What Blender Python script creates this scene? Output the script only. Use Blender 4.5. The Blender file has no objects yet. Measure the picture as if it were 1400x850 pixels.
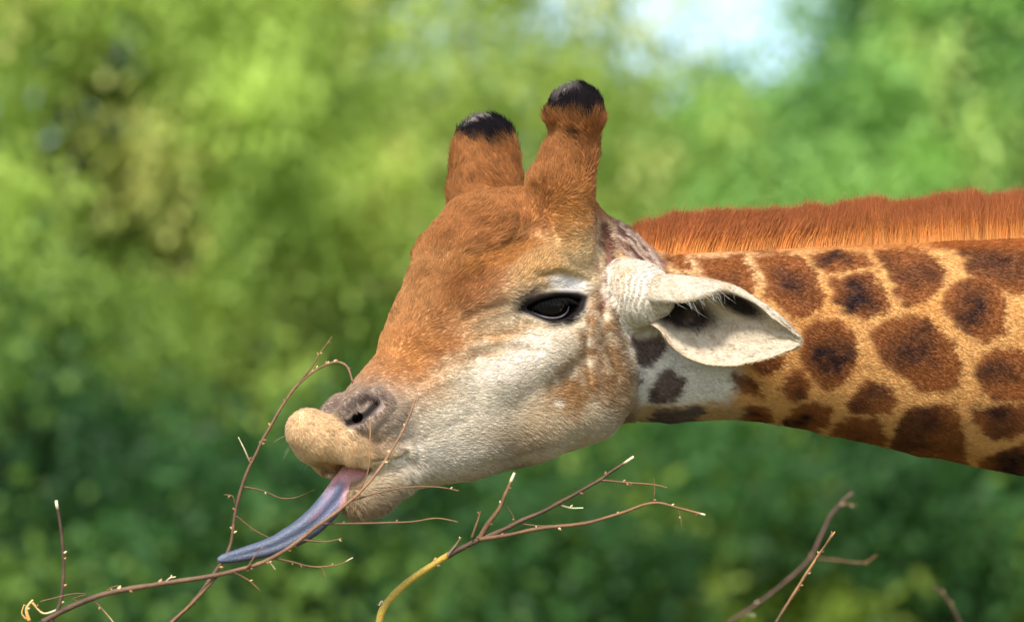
import bpy, math, random
import numpy as np
from mathutils import Vector, Matrix

# ------------------------------------------------------------------ camera, sky, sun, exposure
PITCH = math.radians(5.0)
CAM = np.array([0.0, 0.0, 2.05])
FOCUS = 9.0                       # metres to the giraffe
PPM = 900.0                       # photo pixels per metre at that distance
DPX = FOCUS * PPM
SUN_EL, SUN_AZ = 49.0, 194.0      # degrees; azimuth measured from +Y clockwise: sun stands behind the camera
scene = bpy.context.scene
C = scene.collection
cd = bpy.data.cameras.new('camera')
cam = bpy.data.objects.new('camera', cd); C.objects.link(cam)
cam.location = CAM
cam.rotation_euler = (math.pi / 2 + PITCH, 0, 0)
cd.sensor_width = 36.0
cd.lens = 36.0 * DPX / 1400.0
cd.clip_start = 0.1; cd.clip_end = 2000
cd.dof.use_dof = True
cd.dof.focus_distance = FOCUS - 0.18
cd.dof.aperture_fstop = cd.lens / 48.0
cd.dof.aperture_blades = 0
scene.camera = cam

world = bpy.data.worlds.new('World'); scene.world = world; world.use_nodes = True
nt = world.node_tree; nt.nodes.clear()
sky = nt.nodes.new('ShaderNodeTexSky'); sky.sky_type = 'NISHITA'; sky.sun_disc = False
sky.sun_elevation = math.radians(SUN_EL); sky.sun_rotation = math.radians(SUN_AZ)
sky.air_density = 1.0; sky.dust_density = 1.6; sky.ozone_density = 1.0
bg = nt.nodes.new('ShaderNodeBackground'); bg.inputs['Strength'].default_value = 0.15
wo = nt.nodes.new('ShaderNodeOutputWorld')
nt.links.new(sky.outputs['Color'], bg.inputs['Color']); nt.links.new(bg.outputs['Background'], wo.inputs['Surface'])

sd = bpy.data.lights.new('sun', 'SUN'); sd.energy = 2.8; sd.angle = math.radians(9.0); sd.color = (1.0, 0.95, 0.88)
sun = bpy.data.objects.new('sun', sd); C.objects.link(sun)
_el, _az = math.radians(SUN_EL), math.radians(SUN_AZ)
_d = Vector((math.sin(_az) * math.cos(_el), math.cos(_az) * math.cos(_el), math.sin(_el)))   # towards the sun
sun.rotation_euler = _d.to_track_quat('Z', 'Y').to_euler()
sun.location = (-6, -6, 14)
scene.view_settings.view_transform = 'Standard'
scene.view_settings.look = 'None'
scene.view_settings.gamma = 1.0
scene.view_settings.exposure = 0.92
scene.render.engine = 'CYCLES'
scene.cycles.use_denoising = True
scene.cycles.max_bounces = 6
scene.cycles.diffuse_bounces = 3
scene.cycles.transmission_bounces = 4
scene.cycles_curves.shape = 'RIBBONS'

rng = np.random.default_rng(7)
random.seed(7)

# ------------------------------------------------------------------ frames
# (u, v, w): u right, v down, w towards the camera, all in 1/900 m; (700, 425, 0) is 9 m along the view axis
FW = np.array([0, math.cos(PITCH), math.sin(PITCH)]); UP = np.array([0, -math.sin(PITCH), math.cos(PITCH)])
ORG = CAM + FW * FOCUS
def to_world(p):
    p = np.asarray(p, float)
    return (ORG + np.outer((p[..., 0].ravel() - 700) / PPM, [1, 0, 0]) + np.outer((425 - p[..., 1].ravel()) / PPM, UP)
            - np.outer(p[..., 2].ravel() / PPM, FW)).reshape(p.shape)
def from_world(q):
    q = np.asarray(q, float) - ORG
    return np.stack([q[..., 0] * PPM + 700, 425 - (q @ UP) * PPM, -(q @ FW) * PPM], -1)
def pix(x, y, w):
    k = 1 - w / DPX
    return np.array([700 + (x - 700) * k, 425 + (y - 425) * k, w])
def ground_px(x, depth_w):
    """u,v,w of the ground under photo column x at depth w"""
    u = pix(x, 425, depth_w)[0]
    q = to_world(np.array([u, 425, depth_w])); q[2] = 0
    return from_world(q)

# head frame
NL = np.array([0.58, -0.16, 0.80]); NL /= np.linalg.norm(NL)
M0 = np.array([820., 420., 0.])
HF = np.array([-360., 170., 0]); HF[2] = -(NL[0] * HF[0] + NL[1] * HF[1]) / NL[2]; HF /= np.linalg.norm(HF)
HT = np.cross(NL, HF)
if HT[1] > 0: HT = -HT
H0 = np.array([830., 440., 0.]); H0[2] = -(NL[0] * (H0[0] - M0[0]) + NL[1] * (H0[1] - M0[1])) / NL[2]
def P(x, y, s):
    """point seen at photo pixel (x, y) lying s beside the head's middle plane"""
    w = 0.0
    for _ in range(6):
        u, v, _w = pix(x, y, w)
        w = (s - NL[0] * (u - M0[0]) - NL[1] * (v - M0[1])) / NL[2]
    return pix(x, y, w)
def L(a, t, s):
    p = H0 + HF * a + HT * t + NL * s
    return pix(p[0], p[1], p[2])
def mirror(p):
    p = np.asarray(p, float)
    return p - 2 * ((p - M0) @ NL)[..., None] * NL

def lin(hx):
    c = np.array([int(hx[i:i + 2], 16) / 255 for i in (1, 3, 5)])
    return np.where(c <= 0.04045, c / 12.92, ((c + 0.055) / 1.055) ** 2.4)
def smooth(e0, e1, x):
    t = np.clip((x - e0) / (e1 - e0), 0, 1); return t * t * (3 - 2 * t)
def _hash(i, j, k, seed):
    n = (i.astype(np.int64) * 374761393 + j.astype(np.int64) * 668265263 + k.astype(np.int64) * 2147483647 + seed * 974634773) & 0x7fffffff
    n = (n ^ (n >> 13)) * 1274126177 & 0x7fffffff
    n = (n ^ (n >> 16)) * 668265263 & 0x7fffffff
    return ((n ^ (n >> 15)) & 0xffff) / 65535.0
def noise(p, scale, seed=0):
    p = np.asarray(p) / scale
    i = np.floor(p); f = p - i; f = f * f * (3 - 2 * f); r = 0
    for dx in (0, 1):
        for dy in (0, 1):
            for dz in (0, 1):
                wgt = (f[..., 0] if dx else 1 - f[..., 0]) * (f[..., 1] if dy else 1 - f[..., 1]) * (f[..., 2] if dz else 1 - f[..., 2])
                r = r + wgt * _hash(i[..., 0] + dx, i[..., 1] + dy, i[..., 2] + dz, seed)
    return r * 2 - 1
def fbm(p, scale, seed=0, n=3):
    return sum(noise(p, scale / 2 ** k, seed + k * 17) * 0.5 ** k for k in range(n)) / 1.6

# ------------------------------------------------------------------ materials
def new_mat(name):
    m = bpy.data.materials.new(name); m.use_nodes = True
    return m, m.node_tree, m.node_tree.nodes['Principled BSDF']
def coat_material(name, rough, var, bump, bscale, spec=0.25, sheen=0.0):
    m, t, b = new_mat(name)
    at = t.nodes.new('ShaderNodeAttribute'); at.attribute_name = 'col'
    tc = t.nodes.new('ShaderNodeTexCoord')
    nz = t.nodes.new('ShaderNodeTexNoise'); nz.inputs['Scale'].default_value = bscale; nz.inputs['Detail'].default_value = 4
    t.links.new(tc.outputs['Object'], nz.inputs['Vector'])
    mr = t.nodes.new('ShaderNodeMapRange'); mr.inputs['From Min'].default_value = .3; mr.inputs['From Max'].default_value = .7
    mr.inputs['To Min'].default_value = 1 - var; mr.inputs['To Max'].default_value = 1 + var
    t.links.new(nz.outputs['Fac'], mr.inputs['Value'])
    mx = t.nodes.new('ShaderNodeVectorMath'); mx.operation = 'SCALE'
    t.links.new(at.outputs['Color'], mx.inputs[0]); t.links.new(mr.outputs['Result'], mx.inputs['Scale'])
    t.links.new(mx.outputs['Vector'], b.inputs['Base Color'])
    b.inputs['Roughness'].default_value = rough
    b.inputs['Specular IOR Level'].default_value = spec
    b.inputs['Sheen Weight'].default_value = sheen
    bp = t.nodes.new('ShaderNodeBump'); bp.inputs['Strength'].default_value = bump; bp.inputs['Distance'].default_value = 0.002
    t.links.new(nz.outputs['Fac'], bp.inputs['Height']); t.links.new(bp.outputs['Normal'], b.inputs['Normal'])
    return m
M_COAT = coat_material('giraffe_coat', .85, .08, .2, 260)
M_TONGUE = coat_material('wet_tongue', .42, .2, .6, 420, .5)
M_LEAFBARK = coat_material('twig_bark', .6, .2, .5, 300, .3)
def fur_material(name):
    m, t, b = new_mat(name)
    at = t.nodes.new('ShaderNodeAttribute'); at.attribute_name = 'col'
    t.links.new(at.outputs['Color'], b.inputs['Base Color'])
    b.inputs['Roughness'].default_value = .7; b.inputs['Specular IOR Level'].default_value = .12
    tr_ = t.nodes.new('ShaderNodeBsdfTranslucent'); t.links.new(at.outputs['Color'], tr_.inputs['Color'])
    mx = t.nodes.new('ShaderNodeMixShader'); mx.inputs[0].default_value = .38; out = t.nodes['Material Output']
    t.links.new(b.outputs['BSDF'], mx.inputs[1]); t.links.new(tr_.outputs['BSDF'], mx.inputs[2]); t.links.new(mx.outputs['Shader'], out.inputs['Surface'])
    return m
M_FUR = fur_material('giraffe_hair')
m, t, b = new_mat('eye_gloss'); M_EYE = m
at = t.nodes.new('ShaderNodeAttribute'); at.attribute_name = 'col'; t.links.new(at.outputs['Color'], b.inputs['Base Color'])
b.inputs['Roughness'].default_value = .12; b.inputs['Specular IOR Level'].default_value = .3

# ------------------------------------------------------------------ object helpers
def link(name, data, parent=None, mat=None):
    o = bpy.data.objects.new(name, data); C.objects.link(o)
    if mat is not None: data.materials.append(mat)
    if parent is not None:
        o.parent = parent; o.matrix_parent_inverse = parent.matrix_world.inverted() if False else Matrix.Translation(-Vector(parent.location))
    return o
def thing(name, label, cat, loc, group=None):
    o = bpy.data.objects.new(name, None); C.objects.link(o); o.location = Vector(tuple(float(q) for q in loc))
    o.empty_display_size = 0.2
    o['label'] = label; o['category'] = cat
    if group: o['group'] = group
    return o
def np_mesh(name, verts, faces, col=None, smooth_shade=True):
    """faces: (n,3) or (n,4) int array; verts in world metres"""
    me = bpy.data.meshes.new(name)
    faces = np.asarray(faces, np.int32); k = faces.shape[1]
    me.vertices.add(len(verts)); me.vertices.foreach_set('co', np.asarray(verts, np.float32).ravel())
    me.loops.add(faces.size); me.loops.foreach_set('vertex_index', faces.ravel())
    me.polygons.add(len(faces)); me.polygons.foreach_set('loop_start', np.arange(0, faces.size, k, dtype=np.int32))
    me.update(calc_edges=True)
    if smooth_shade: me.polygons.foreach_set('use_smooth', np.ones(len(faces), bool))
    if col is not None:
        c = np.ones((len(verts), 4), np.float32); c[:, :3] = col
        a = me.color_attributes.new('col', 'FLOAT_COLOR', 'POINT'); a.data.foreach_set('color', c.ravel())
    return me
def hair_object(name, pts, rad, col, parent, mat):
    """pts (n,k,3) world, rad (n,k), col (n,k,3)"""
    n, k, _ = pts.shape
    hc = bpy.data.hair_curves.new(name); hc.add_curves([k] * n)
    hc.points.foreach_set('position', pts.astype(np.float32).ravel())
    ra = hc.attributes.get('radius') or hc.attributes.new('radius', 'FLOAT', 'POINT')
    ra.data.foreach_set('value', rad.astype(np.float32).ravel())
    ca = hc.attributes.new('col', 'FLOAT_COLOR', 'POINT')
    c4 = np.ones((n, k, 4), np.float32); c4[..., :3] = col
    ca.data.foreach_set('color', c4.ravel())
    return link(name, hc, parent, mat)
def catmull(pts, n):
    pts = np.asarray(pts, float); m = len(pts)
    t = np.linspace(0, m - 1, n); i = np.clip(t.astype(int), 0, m - 2); f = (t - i)[:, None]
    g = lambda j: pts[np.clip(j, 0, m - 1)]
    p0, p1, p2, p3 = g(i - 1), g(i), g(i + 1), g(i + 2)
    return .5 * (2 * p1 + (p2 - p0) * f + (2 * p0 - 5 * p1 + 4 * p2 - p3) * f ** 2 + (3 * p1 - p0 - 3 * p2 + p3) * f ** 3)
def tube(path, radii, sides=8, squash=None, side_dir=None):
    """closed tube; path (n,3) radii (n,); squash multiplies the axis along side_dir"""
    path = np.asarray(path, float); n = len(path)
    tg = np.gradient(path, axis=0); tg /= np.linalg.norm(tg, axis=1)[:, None] + 1e-9
    ref = np.array([0.13, 0.2, 0.97]) if side_dir is None else np.asarray(side_dir, float)
    a = ref - (tg @ ref)[:, None] * tg; a /= np.linalg.norm(a, axis=1)[:, None] + 1e-9
    bb = np.cross(tg, a)
    th = np.linspace(0, 2 * np.pi, sides, endpoint=False)
    sq = np.ones(n) if squash is None else np.asarray(squash)
    V = path[:, None] + (a[:, None] * (np.cos(th)[None, :, None] * sq[:, None, None]) + bb[:, None] * np.sin(th)[None, :, None]) * np.asarray(radii)[:, None, None]
    V = V.reshape(-1, 3)
    i = np.arange(n - 1)[:, None] * sides; j = np.arange(sides)[None]; j2 = (j + 1) % sides
    F = np.stack([i + j, i + j2, i + sides + j2, i + sides + j], -1).reshape(-1, 4)
    V = np.vstack([V, path[0], path[-1]])
    c0, c1 = len(V) - 2, len(V) - 1
    jj = np.arange(sides); jj2 = (jj + 1) % sides; b0 = (n - 1) * sides
    caps = np.vstack([np.stack([jj2, jj, np.full(sides, c0), np.full(sides, c0)], -1), np.stack([b0 + jj, b0 + jj2, np.full(sides, c1), np.full(sides, c1)], -1)])
    return V, F, caps
def quads_to_tris(F):
    return np.vstack([F[:, [0, 1, 2]], F[:, [0, 2, 3]]])
def tube_tris(*a, **k):
    V, F, caps = tube(*a, **k)
    return V, np.vstack([quads_to_tris(F), caps[:, :3]])

# ------------------------------------------------------------------ the setting: ground
gm, gt, gb = new_mat('dry_grass_ground')
tc = gt.nodes.new('ShaderNodeTexCoord'); n1 = gt.nodes.new('ShaderNodeTexNoise'); n1.inputs['Scale'].default_value = .8; n1.inputs['Detail'].default_value = 8
gt.links.new(tc.outputs['Object'], n1.inputs['Vector'])
cr = gt.nodes.new('ShaderNodeValToRGB'); cr.color_ramp.elements[0].position = .35; cr.color_ramp.elements[1].position = .65
cr.color_ramp.elements[0].color = (.05, .085, .02, 1); cr.color_ramp.elements[1].color = (.14, .11, .06, 1)
gt.links.new(n1.outputs['Fac'], cr.inputs['Fac']); gt.links.new(cr.outputs['Color'], gb.inputs['Base Color']); gb.inputs['Roughness'].default_value = .95
nn = 60
gx, gy = np.meshgrid(np.linspace(-1, 1, nn), np.linspace(-1, 1, nn), indexing='ij')
gx = np.sign(gx) * np.abs(gx) ** 3 * 600; gy = np.sign(gy) * np.abs(gy) ** 3 * 600 + 20
gz = 0.06 * np.sin(gx * .3) * np.cos(gy * .23) - 0.06
gi = np.arange((nn - 1) * nn).reshape(nn - 1, nn)[:, :-1].ravel()
go = link('ground', np_mesh('ground', np.stack([gx, gy, gz], -1).reshape(-1, 3), np.stack([gi, gi + nn, gi + nn + 1, gi + 1], -1)), None, gm)
go['kind'] = 'structure'

# ------------------------------------------------------------------ the giraffe: implicit surface
STEP = 2.6
LO = np.array([372., 96., -190.]); HI = np.array([1490., 730., 420.])
class Field:
    def __init__(s, lo, hi, h):
        s.lo = lo; s.h = h; s.n = np.ceil((hi - lo) / h).astype(int) + 1
        s.ax = [(lo[i] + h * np.arange(s.n[i])).astype(np.float32) for i in range(3)]
        s.F = np.full(s.n, 60.0, np.float32)
    def box(s, lo, hi):
        a = np.clip(np.floor((np.asarray(lo) - s.lo) / s.h).astype(int), 0, s.n); b = np.clip(np.ceil((np.asarray(hi) - s.lo) / s.h).astype(int) + 1, 0, s.n)
        if np.any(b <= a): return None
        sl = tuple(slice(a[i], b[i]) for i in range(3))
        X = s.ax[0][sl[0]][:, None, None]; Y = s.ax[1][sl[1]][None, :, None]; Z = s.ax[2][sl[2]][None, None, :]
        return sl, X, Y, Z
    def op(s, lo, hi, fn, k=0, mode='add'):
        r = s.box(lo, hi)
        if r is None: return
        sl, X, Y, Z = r
        d = fn(X, Y, Z).astype(np.float32); A = s.F[sl]
        if mode == 'add':
            if k > 0:
                h = np.clip(k - np.abs(A - d), 0, None) / k; s.F[sl] = np.minimum(A, d) - h * h * k * .25
            else: s.F[sl] = np.minimum(A, d)
        elif mode == 'sub':
            d = -d; h = np.clip(k - np.abs(A - d), 0, None) / max(k, 1e-6); s.F[sl] = np.maximum(A, d) + h * h * k * .25
    def capsule(s, p, q, r0, r1, k=12, mode='add', flat=None, flatdir=None):
        p = np.asarray(p, float); q = np.asarray(q, float); R = max(r0, r1) + k + 6
        if flat: R = R * max(1, flat)
        def fn(X, Y, Z):
            d = q - p; L2 = max(d @ d, 1e-6)
            ax, ay, az = X - p[0], Y - p[1], Z - p[2]
            t = np.clip((ax * d[0] + ay * d[1] + az * d[2]) / L2, 0, 1)
            ex, ey, ez = ax - t * d[0], ay - t * d[1], az - t * d[2]
            if flat:
                c = (ex * flatdir[0] + ey * flatdir[1] + ez * flatdir[2]) * (1 / flat - 1)
                ex, ey, ez = ex + c * flatdir[0], ey + c * flatdir[1], ez + c * flatdir[2]
            return np.sqrt(ex * ex + ey * ey + ez * ez) - (r0 + (r1 - r0) * t)
        s.op(np.minimum(p, q) - R, np.maximum(p, q) + R, fn, k, mode)
    def chain(s, pts, rs, k=12, **kw):
        for i in range(len(pts) - 1): s.capsule(pts[i], pts[i + 1], rs[i], rs[i + 1], k, **kw)
    def sample(s, p):
        g = (np.asarray(p) - s.lo) / s.h; i = np.clip(np.floor(g).astype(int), 0, s.n - 2); f = g - i; r = 0
        for dx in (0, 1):
            for dy in (0, 1):
                for dz in (0, 1):
                    r = r + s.F[i[..., 0] + dx, i[..., 1] + dy, i[..., 2] + dz] * (f[..., 0] if dx else 1 - f[..., 0]) * (f[..., 1] if dy else 1 - f[..., 1]) * (f[..., 2] if dz else 1 - f[..., 2])
        return r
    def hit(s, x, y):
        ws = np.arange(410., -180., -1.0); k = 1 - ws / DPX
        pts = np.stack([700 + (x - 700) * k, 425 + (y - 425) * k, ws], -1)
        v = s.sample(pts); i = np.argmax(v < 0)
        return pts[i]
    def normal(s, p, e=6.0):
        g = np.array([s.sample(p + d) - s.sample(p - d) for d in np.eye(3) * e]); return g / np.linalg.norm(g)
def surface_nets(F, lo, h):
    S = F < 0
    a = S[:-1, :-1, :-1].astype(np.uint8)
    for dx in (0, 1):
        for dy in (0, 1):
            for dz in (0, 1):
                if dx + dy + dz: a = a + S[dx:S.shape[0] - 1 + dx, dy:S.shape[1] - 1 + dy, dz:S.shape[2] - 1 + dz]
    cells = np.argwhere((a > 0) & (a < 8))
    cid = np.full(a.shape, -1, np.int32); cid[tuple(cells.T)] = np.arange(len(cells))
    cor = {}
    for dx in (0, 1):
        for dy in (0, 1):
            for dz in (0, 1): cor[dx, dy, dz] = F[cells[:, 0] + dx, cells[:, 1] + dy, cells[:, 2] + dz]
    acc = np.zeros((len(cells), 3)); cnt = np.zeros(len(cells))
    for c, v in cor.items():
        for ax in range(3):
            if c[ax] == 0:
                d = list(c); d[ax] = 1; v2 = cor[tuple(d)]
                mk = (v < 0) != (v2 < 0); tt = np.where(mk, v / np.where(mk, v - v2, 1), 0)
                for q in range(3): acc[:, q] += mk * (tt if q == ax else c[q])
                cnt += mk
    V = lo + (cells + acc / cnt[:, None]) * h
    Q = []
    for ax in range(3):
        s0 = np.take(S, range(S.shape[ax] - 1), ax); s1 = np.take(S, range(1, S.shape[ax]), ax)
        e = np.argwhere(s0 != s1); o1, o2 = [(1, 2), (2, 0), (0, 1)][ax]
        e = e[(e[:, o1] > 0) & (e[:, o2] > 0) & (e[:, o1] < S.shape[o1] - 1) & (e[:, o2] < S.shape[o2] - 1)]
        def cc(d1, d2):
            g = e.copy(); g[:, o1] -= d1; g[:, o2] -= d2; return cid[tuple(g.T)]
        q = np.stack([cc(1, 1), cc(0, 1), cc(0, 0), cc(1, 0)], -1)
        inside = S[tuple(e.T)]; q[~inside] = q[~inside][:, ::-1]; Q.append(q)
    Q = np.vstack(Q); Q = Q[(Q >= 0).all(1)]
    return V, Q
def laplace(V, Q, it, lam=.5):
    E = np.vstack([Q[:, [0, 1]], Q[:, [1, 2]], Q[:, [2, 3]], Q[:, [3, 0]]]); n = len(V)
    E = np.vstack([E, E[:, ::-1]]); deg = np.bincount(E[:, 0], minlength=n)[:, None]
    for _ in range(it):
        A = np.stack([np.bincount(E[:, 0], V[E[:, 1], q], n) for q in range(3)], -1) / np.maximum(deg, 1); V = V + lam * (A - V)
    return V
def vnormals(V, Q):
    fn = np.cross(V[Q[:, 2]] - V[Q[:, 0]], V[Q[:, 3]] - V[Q[:, 1]]); N = np.zeros_like(V)
    for q in range(4):
        for ax in range(3): N[:, ax] += np.bincount(Q[:, q], fn[:, ax], len(V))
    return N / (np.linalg.norm(N, axis=1)[:, None] + 1e-9)

fld = Field(LO, HI, STEP)
def pchip(xs, ys):
    xs = np.asarray(xs, float); ys = np.asarray(ys, float); d = np.gradient(ys, xs)
    sec = np.diff(ys) / np.diff(xs)
    for i in range(1, len(xs) - 1): d[i] = 0 if sec[i - 1] * sec[i] <= 0 else 2 * sec[i - 1] * sec[i] / (sec[i - 1] + sec[i])
    gx = np.linspace(xs[0], xs[-1], 400); i = np.clip(np.searchsorted(xs, gx, side='right') - 1, 0, len(xs) - 2)
    h = xs[i + 1] - xs[i]; t = (gx - xs[i]) / h
    gy = (2 * t**3 - 3 * t**2 + 1) * ys[i] + (t**3 - 2 * t**2 + t) * h * d[i] + (-2 * t**3 + 3 * t**2) * ys[i + 1] + (t**3 - t**2) * h * d[i + 1]
    return lambda q: np.interp(q, gx, gy)
# skull loft, in the head frame (a forward, t up, s sideways)
AA = [-90, -50, 0, 50, 110, 180, 250, 300, 350, 425, 489, 530]
TOP = pchip(AA, [80, 114, 156, 186, 202, 201, 174, 144, 103, 73, 42, 28])
BOT = pchip(AA, [-40, -68, -98, -117, -127, -125, -120, -113, -100, -80, -46, -28])
W_HI = pchip(AA, [40, 58, 66, 74, 82, 80, 64, 52, 43, 37, 36, 30])      # brow and nose bridge
W_MID = pchip(AA, [52, 74, 86, 95, 100, 92, 76, 68, 60, 53, 50, 38])    # cheekbone
W_LO = pchip(AA, [46, 62, 78, 90, 94, 88, 75, 64, 53, 44, 38, 30])      # jaw
def skull(X, Y, Z):
    dx, dy, dz = X - H0[0], Y - H0[1], Z - H0[2]
    a = dx * HF[0] + dy * HF[1] + dz * HF[2]; t = dx * HT[0] + dy * HT[1] + dz * HT[2]; s = np.abs(dx * NL[0] + dy * NL[1] + dz * NL[2])
    T, B = TOP(a), BOT(a); H = (T - B) * .5; m = np.clip((t - B) / (T - B), 0, 1)
    W = np.where(m > .5, W_MID(a) + (W_HI(a) - W_MID(a)) * smooth(.52, 1.0, m), W_LO(a) + (W_MID(a) - W_LO(a)) * smooth(.05, .5, m))
    z = np.abs(t - (T + B) * .5) / H
    g = ((s / W) ** 2.3 + z ** 3.4) ** (1 / 2.6) - 1
    d = g * np.minimum(W, H) * .8
    d = np.maximum(d, a - 512); return np.maximum(d, -70 - a)
fld.op(np.array([372, 150, -190]), np.array([960, 730, 420]), skull)
def both(fn):
    fn(lambda p: np.asarray(p, float)); fn(lambda p: mirror(p))
# forehead boss and crown
fld.capsule(L(148, 180, 0), L(202, 172, 0), 56, 40, 34, flat=1.35, flatdir=NL)
fld.capsule(L(10, 150, 0), L(90, 170, 0), 46, 48, 30, flat=1.3, flatdir=NL)
fld.capsule(L(210, 160, 0), L(330, 94, 0), 28, 18, 30, flat=1.3, flatdir=NL)
# occiput
fld.capsule(L(-30, 78, 0), L(-50, 40, 0), 53, 56, 36, flat=1.15, flatdir=NL)
def near_far(m):
    # brow ridge over the eye, running forward
    pts = [L(70, 118, 84), L(130, 116, 88), L(190, 110, 74), L(250, 104, 56)]
    fld.chain([m(p) for p in pts], [22, 24, 20, 12], 26)
    # cheekbone below the eye
    fld.chain([m(L(80, 10, 88)), m(L(170, 6, 80)), m(L(260, -4, 62))], [12, 13, 10], 40)
    # jaw muscle
    fld.chain([m(L(72, -40, 50)), m(L(120, -74, 48)), m(L(200, -86, 42))], [42, 40, 28], 44)
    # lips
    pts = [P(422, 588, 0), P(442, 599, 9), P(470, 610, 18), P(500, 621, 28), P(530, 622, 38), P(556, 617, 44)]
    fld.chain([m(p) for p in pts], [27, 29, 27, 20, 14, 9], 9)
    # muzzle side above the lip
    fld.capsule(m(L(436, 18, 32)), m(L(482, 20, 23)), 25, 22, 24)
near_far(lambda p: p); near_far(lambda p: mirror(p))
# ossicones: the two differ a little in girth
fld.chain([P(764, 305, 66), P(767, 258, 80), P(777, 217, 90), P(784, 186, 97)], [50, 42, 32, 29], 16)
fld.chain([P(784, 186, 97), P(786, 160, 101), P(787, 148, 102)], [29, 37, 31], 8)
fld.capsule(P(806, 208, 94), P(809, 192, 97), 9, 8, 12); fld.capsule(P(755, 160, 104), P(758, 152, 104), 8, 6, 10)
fld.chain([P(672, 305, -64), P(663, 264, -80), P(663, 228, -90), P(664, 204, -97)], [52, 47, 43, 42], 16)
fld.chain([P(664, 204, -97), P(665, 193, -98)], [43, 37], 8)
# chin and lower lip
fld.chain([L(400, -58, 0), L(440, -62, 0), L(492, -76, 0)], [27, 30, 31], 10, flat=1.15, flatdir=NL)
# mouth gap between upper lip and chin
fld.chain([L(440, -44, 0), L(500, -36, 0), L(560, -24, 0)], [7, 15, 20], 6, mode='sub', flat=1.6, flatdir=NL)
# neck loft
NX = [820, 860, 900, 950, 1000, 1050, 1100, 1200, 1300, 1400, 1520, 1700, 2100, 2500]
N_TOP = pchip(NX, [362, 356, 349, 345, 343, 341, 338, 334, 329, 324, 319, 312, 305, 300])
N_BOT = pchip(NX, [566, 572, 574, 573, 570, 574, 582, 603, 622, 640, 662, 700, 830, 1010])
N_WID = pchip(NX, [66, 74, 80, 84, 86, 90, 95, 103, 112, 120, 130, 146, 190, 240])
def neck(X, Y, Z):
    T, B, W = N_TOP(X), N_BOT(X), N_WID(X); H = (B - T) * .5
    z = np.abs(Y - (T + B) * .5) / H; s = np.abs(Z + 6) / W
    d = ((s ** 2.1 + z ** 2.3) ** (1 / 2.2) - 1) * np.minimum(W, H) * .9
    return np.maximum(d, 815 - X)
fld.op(np.array([800, 280, -190]), np.array([1490, 730, 200]), neck, 22)
fld.chain([[845, 548, -2], [920, 552, -2], [1020, 549, -4], [1130, 568, -5], [1260, 596, -6], [1480, 640, -6]], [24, 23, 22, 22, 24, 26], 10)
# ear stub
EAR_W0 = 118.
ear_base = [np.array([846., 402., 62.]), np.array([872., 404., 96.]), np.array([906., 413., EAR_W0])]
for mm in (lambda p: p, mirror):
    fld.chain([mm(p) for p in (ear_base[0], ear_base[1], ear_base[1] * .62 + ear_base[2] * .38)], [48, 42, 33], 16)
# nostrils
nh = [fld.hit(x, y) for x, y in ((476, 578), (489, 573), (503, 564), (515, 550))]
rim = [fld.hit(x, y) for x, y in ((468, 564), (479, 552), (495, 542), (514, 540), (525, 549), (522, 562))]
low = [fld.hit(x, y) for x, y in ((484, 588), (502, 581), (516, 568))]
bowl = fld.hit(495, 557); bn = fld.normal(bowl, 8)
mouth = [fld.hit(x, y) for x, y in ((490, 643), (508, 642), (526, 638), (541, 631), (561, 620))]
for mm in (lambda p: p, mirror):
    fld.chain([mm(p) for p in rim], [2, 3, 4.5, 5, 5, 4], 16)
    fld.chain([mm(p) for p in low], [4, 6, 4], 10)
    fld.capsule(mm(bowl + bn * 6 - HF * 8), mm(bowl + bn * 6 + HF * 10), 11, 11, 8, mode='sub')
    fld.chain([mm(p) for p in nh], [5, 7, 6.5, 4.5], 4, mode='sub')
    fld.capsule(mm(nh[1]), mm(nh[1] - NL * 24 - HF * 18), 7, 7, 4, mode='sub')
    fld.chain([mm(p) for p in mouth], [4.5, 4, 3.6, 3.2, 2.2], 4, mode='sub')
fld.chain([P(428, 627, -6), P(450, 636, 2), P(480, 644, 10)], [4, 7, 7], 5, mode='sub')
# eye opening
EYE = fld.hit(759, 414); EN = fld.normal(EYE, 10)
EN = EN * .75 + NL * .35; EN /= np.linalg.norm(EN)
ex = np.array([1., -0.17, 0.]); ex -= EN * (ex @ EN); ex /= np.linalg.norm(ex); ey = np.cross(EN, ex)
if ey[1] < 0: ey = -ey
BALL = 34.0; EC = EYE - EN * (BALL - 2)
def lens(half, high, c, nrm, axx, axy):
    R = (half * half + high * high) / (2 * high); o = R - high; hi2 = 8.0; R2 = (half * half + hi2 * hi2) / (2 * hi2); o2 = R2 - hi2
    def fn(X, Y, Z):
        dx, dy, dz = X - c[0], Y - c[1], Z - c[2]
        q = dx * axx[0] + dy * axx[1] + dz * axx[2]; r = dx * axy[0] + dy * axy[1] + dz * axy[2]; h = dx * nrm[0] + dy * nrm[1] + dz * nrm[2]
        d = np.maximum(np.sqrt(q * q + (r - o2) ** 2) - R2, np.sqrt(q * q + (r + o) ** 2) - R)
        return np.maximum(d, -30 - h)
    return fn
refl = np.eye(3) - 2 * np.outer(NL, NL)
for R_, mm in ((np.eye(3), lambda p: p), (refl, mirror)):
    c = mm(EC); e_n, e_x, e_y = R_ @ EN, R_ @ ex, R_ @ ey
    # lids: swelling around the ball, then the almond cut
    fld.op(c - 60, c + 60, lambda X, Y, Z: np.sqrt((X - c[0])**2 + (Y - c[1])**2 + (Z - c[2])**2) - (BALL + 6), 22)
    fld.op(c - 75, c + 75, lens(44, 24, mm(EYE), e_n, e_x, e_y), 4, 'sub')

V, Q = surface_nets(fld.F, fld.lo, fld.h)
keepx = V[:, 0] < 1484
V = laplace(V, Q, 2, .5)

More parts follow.
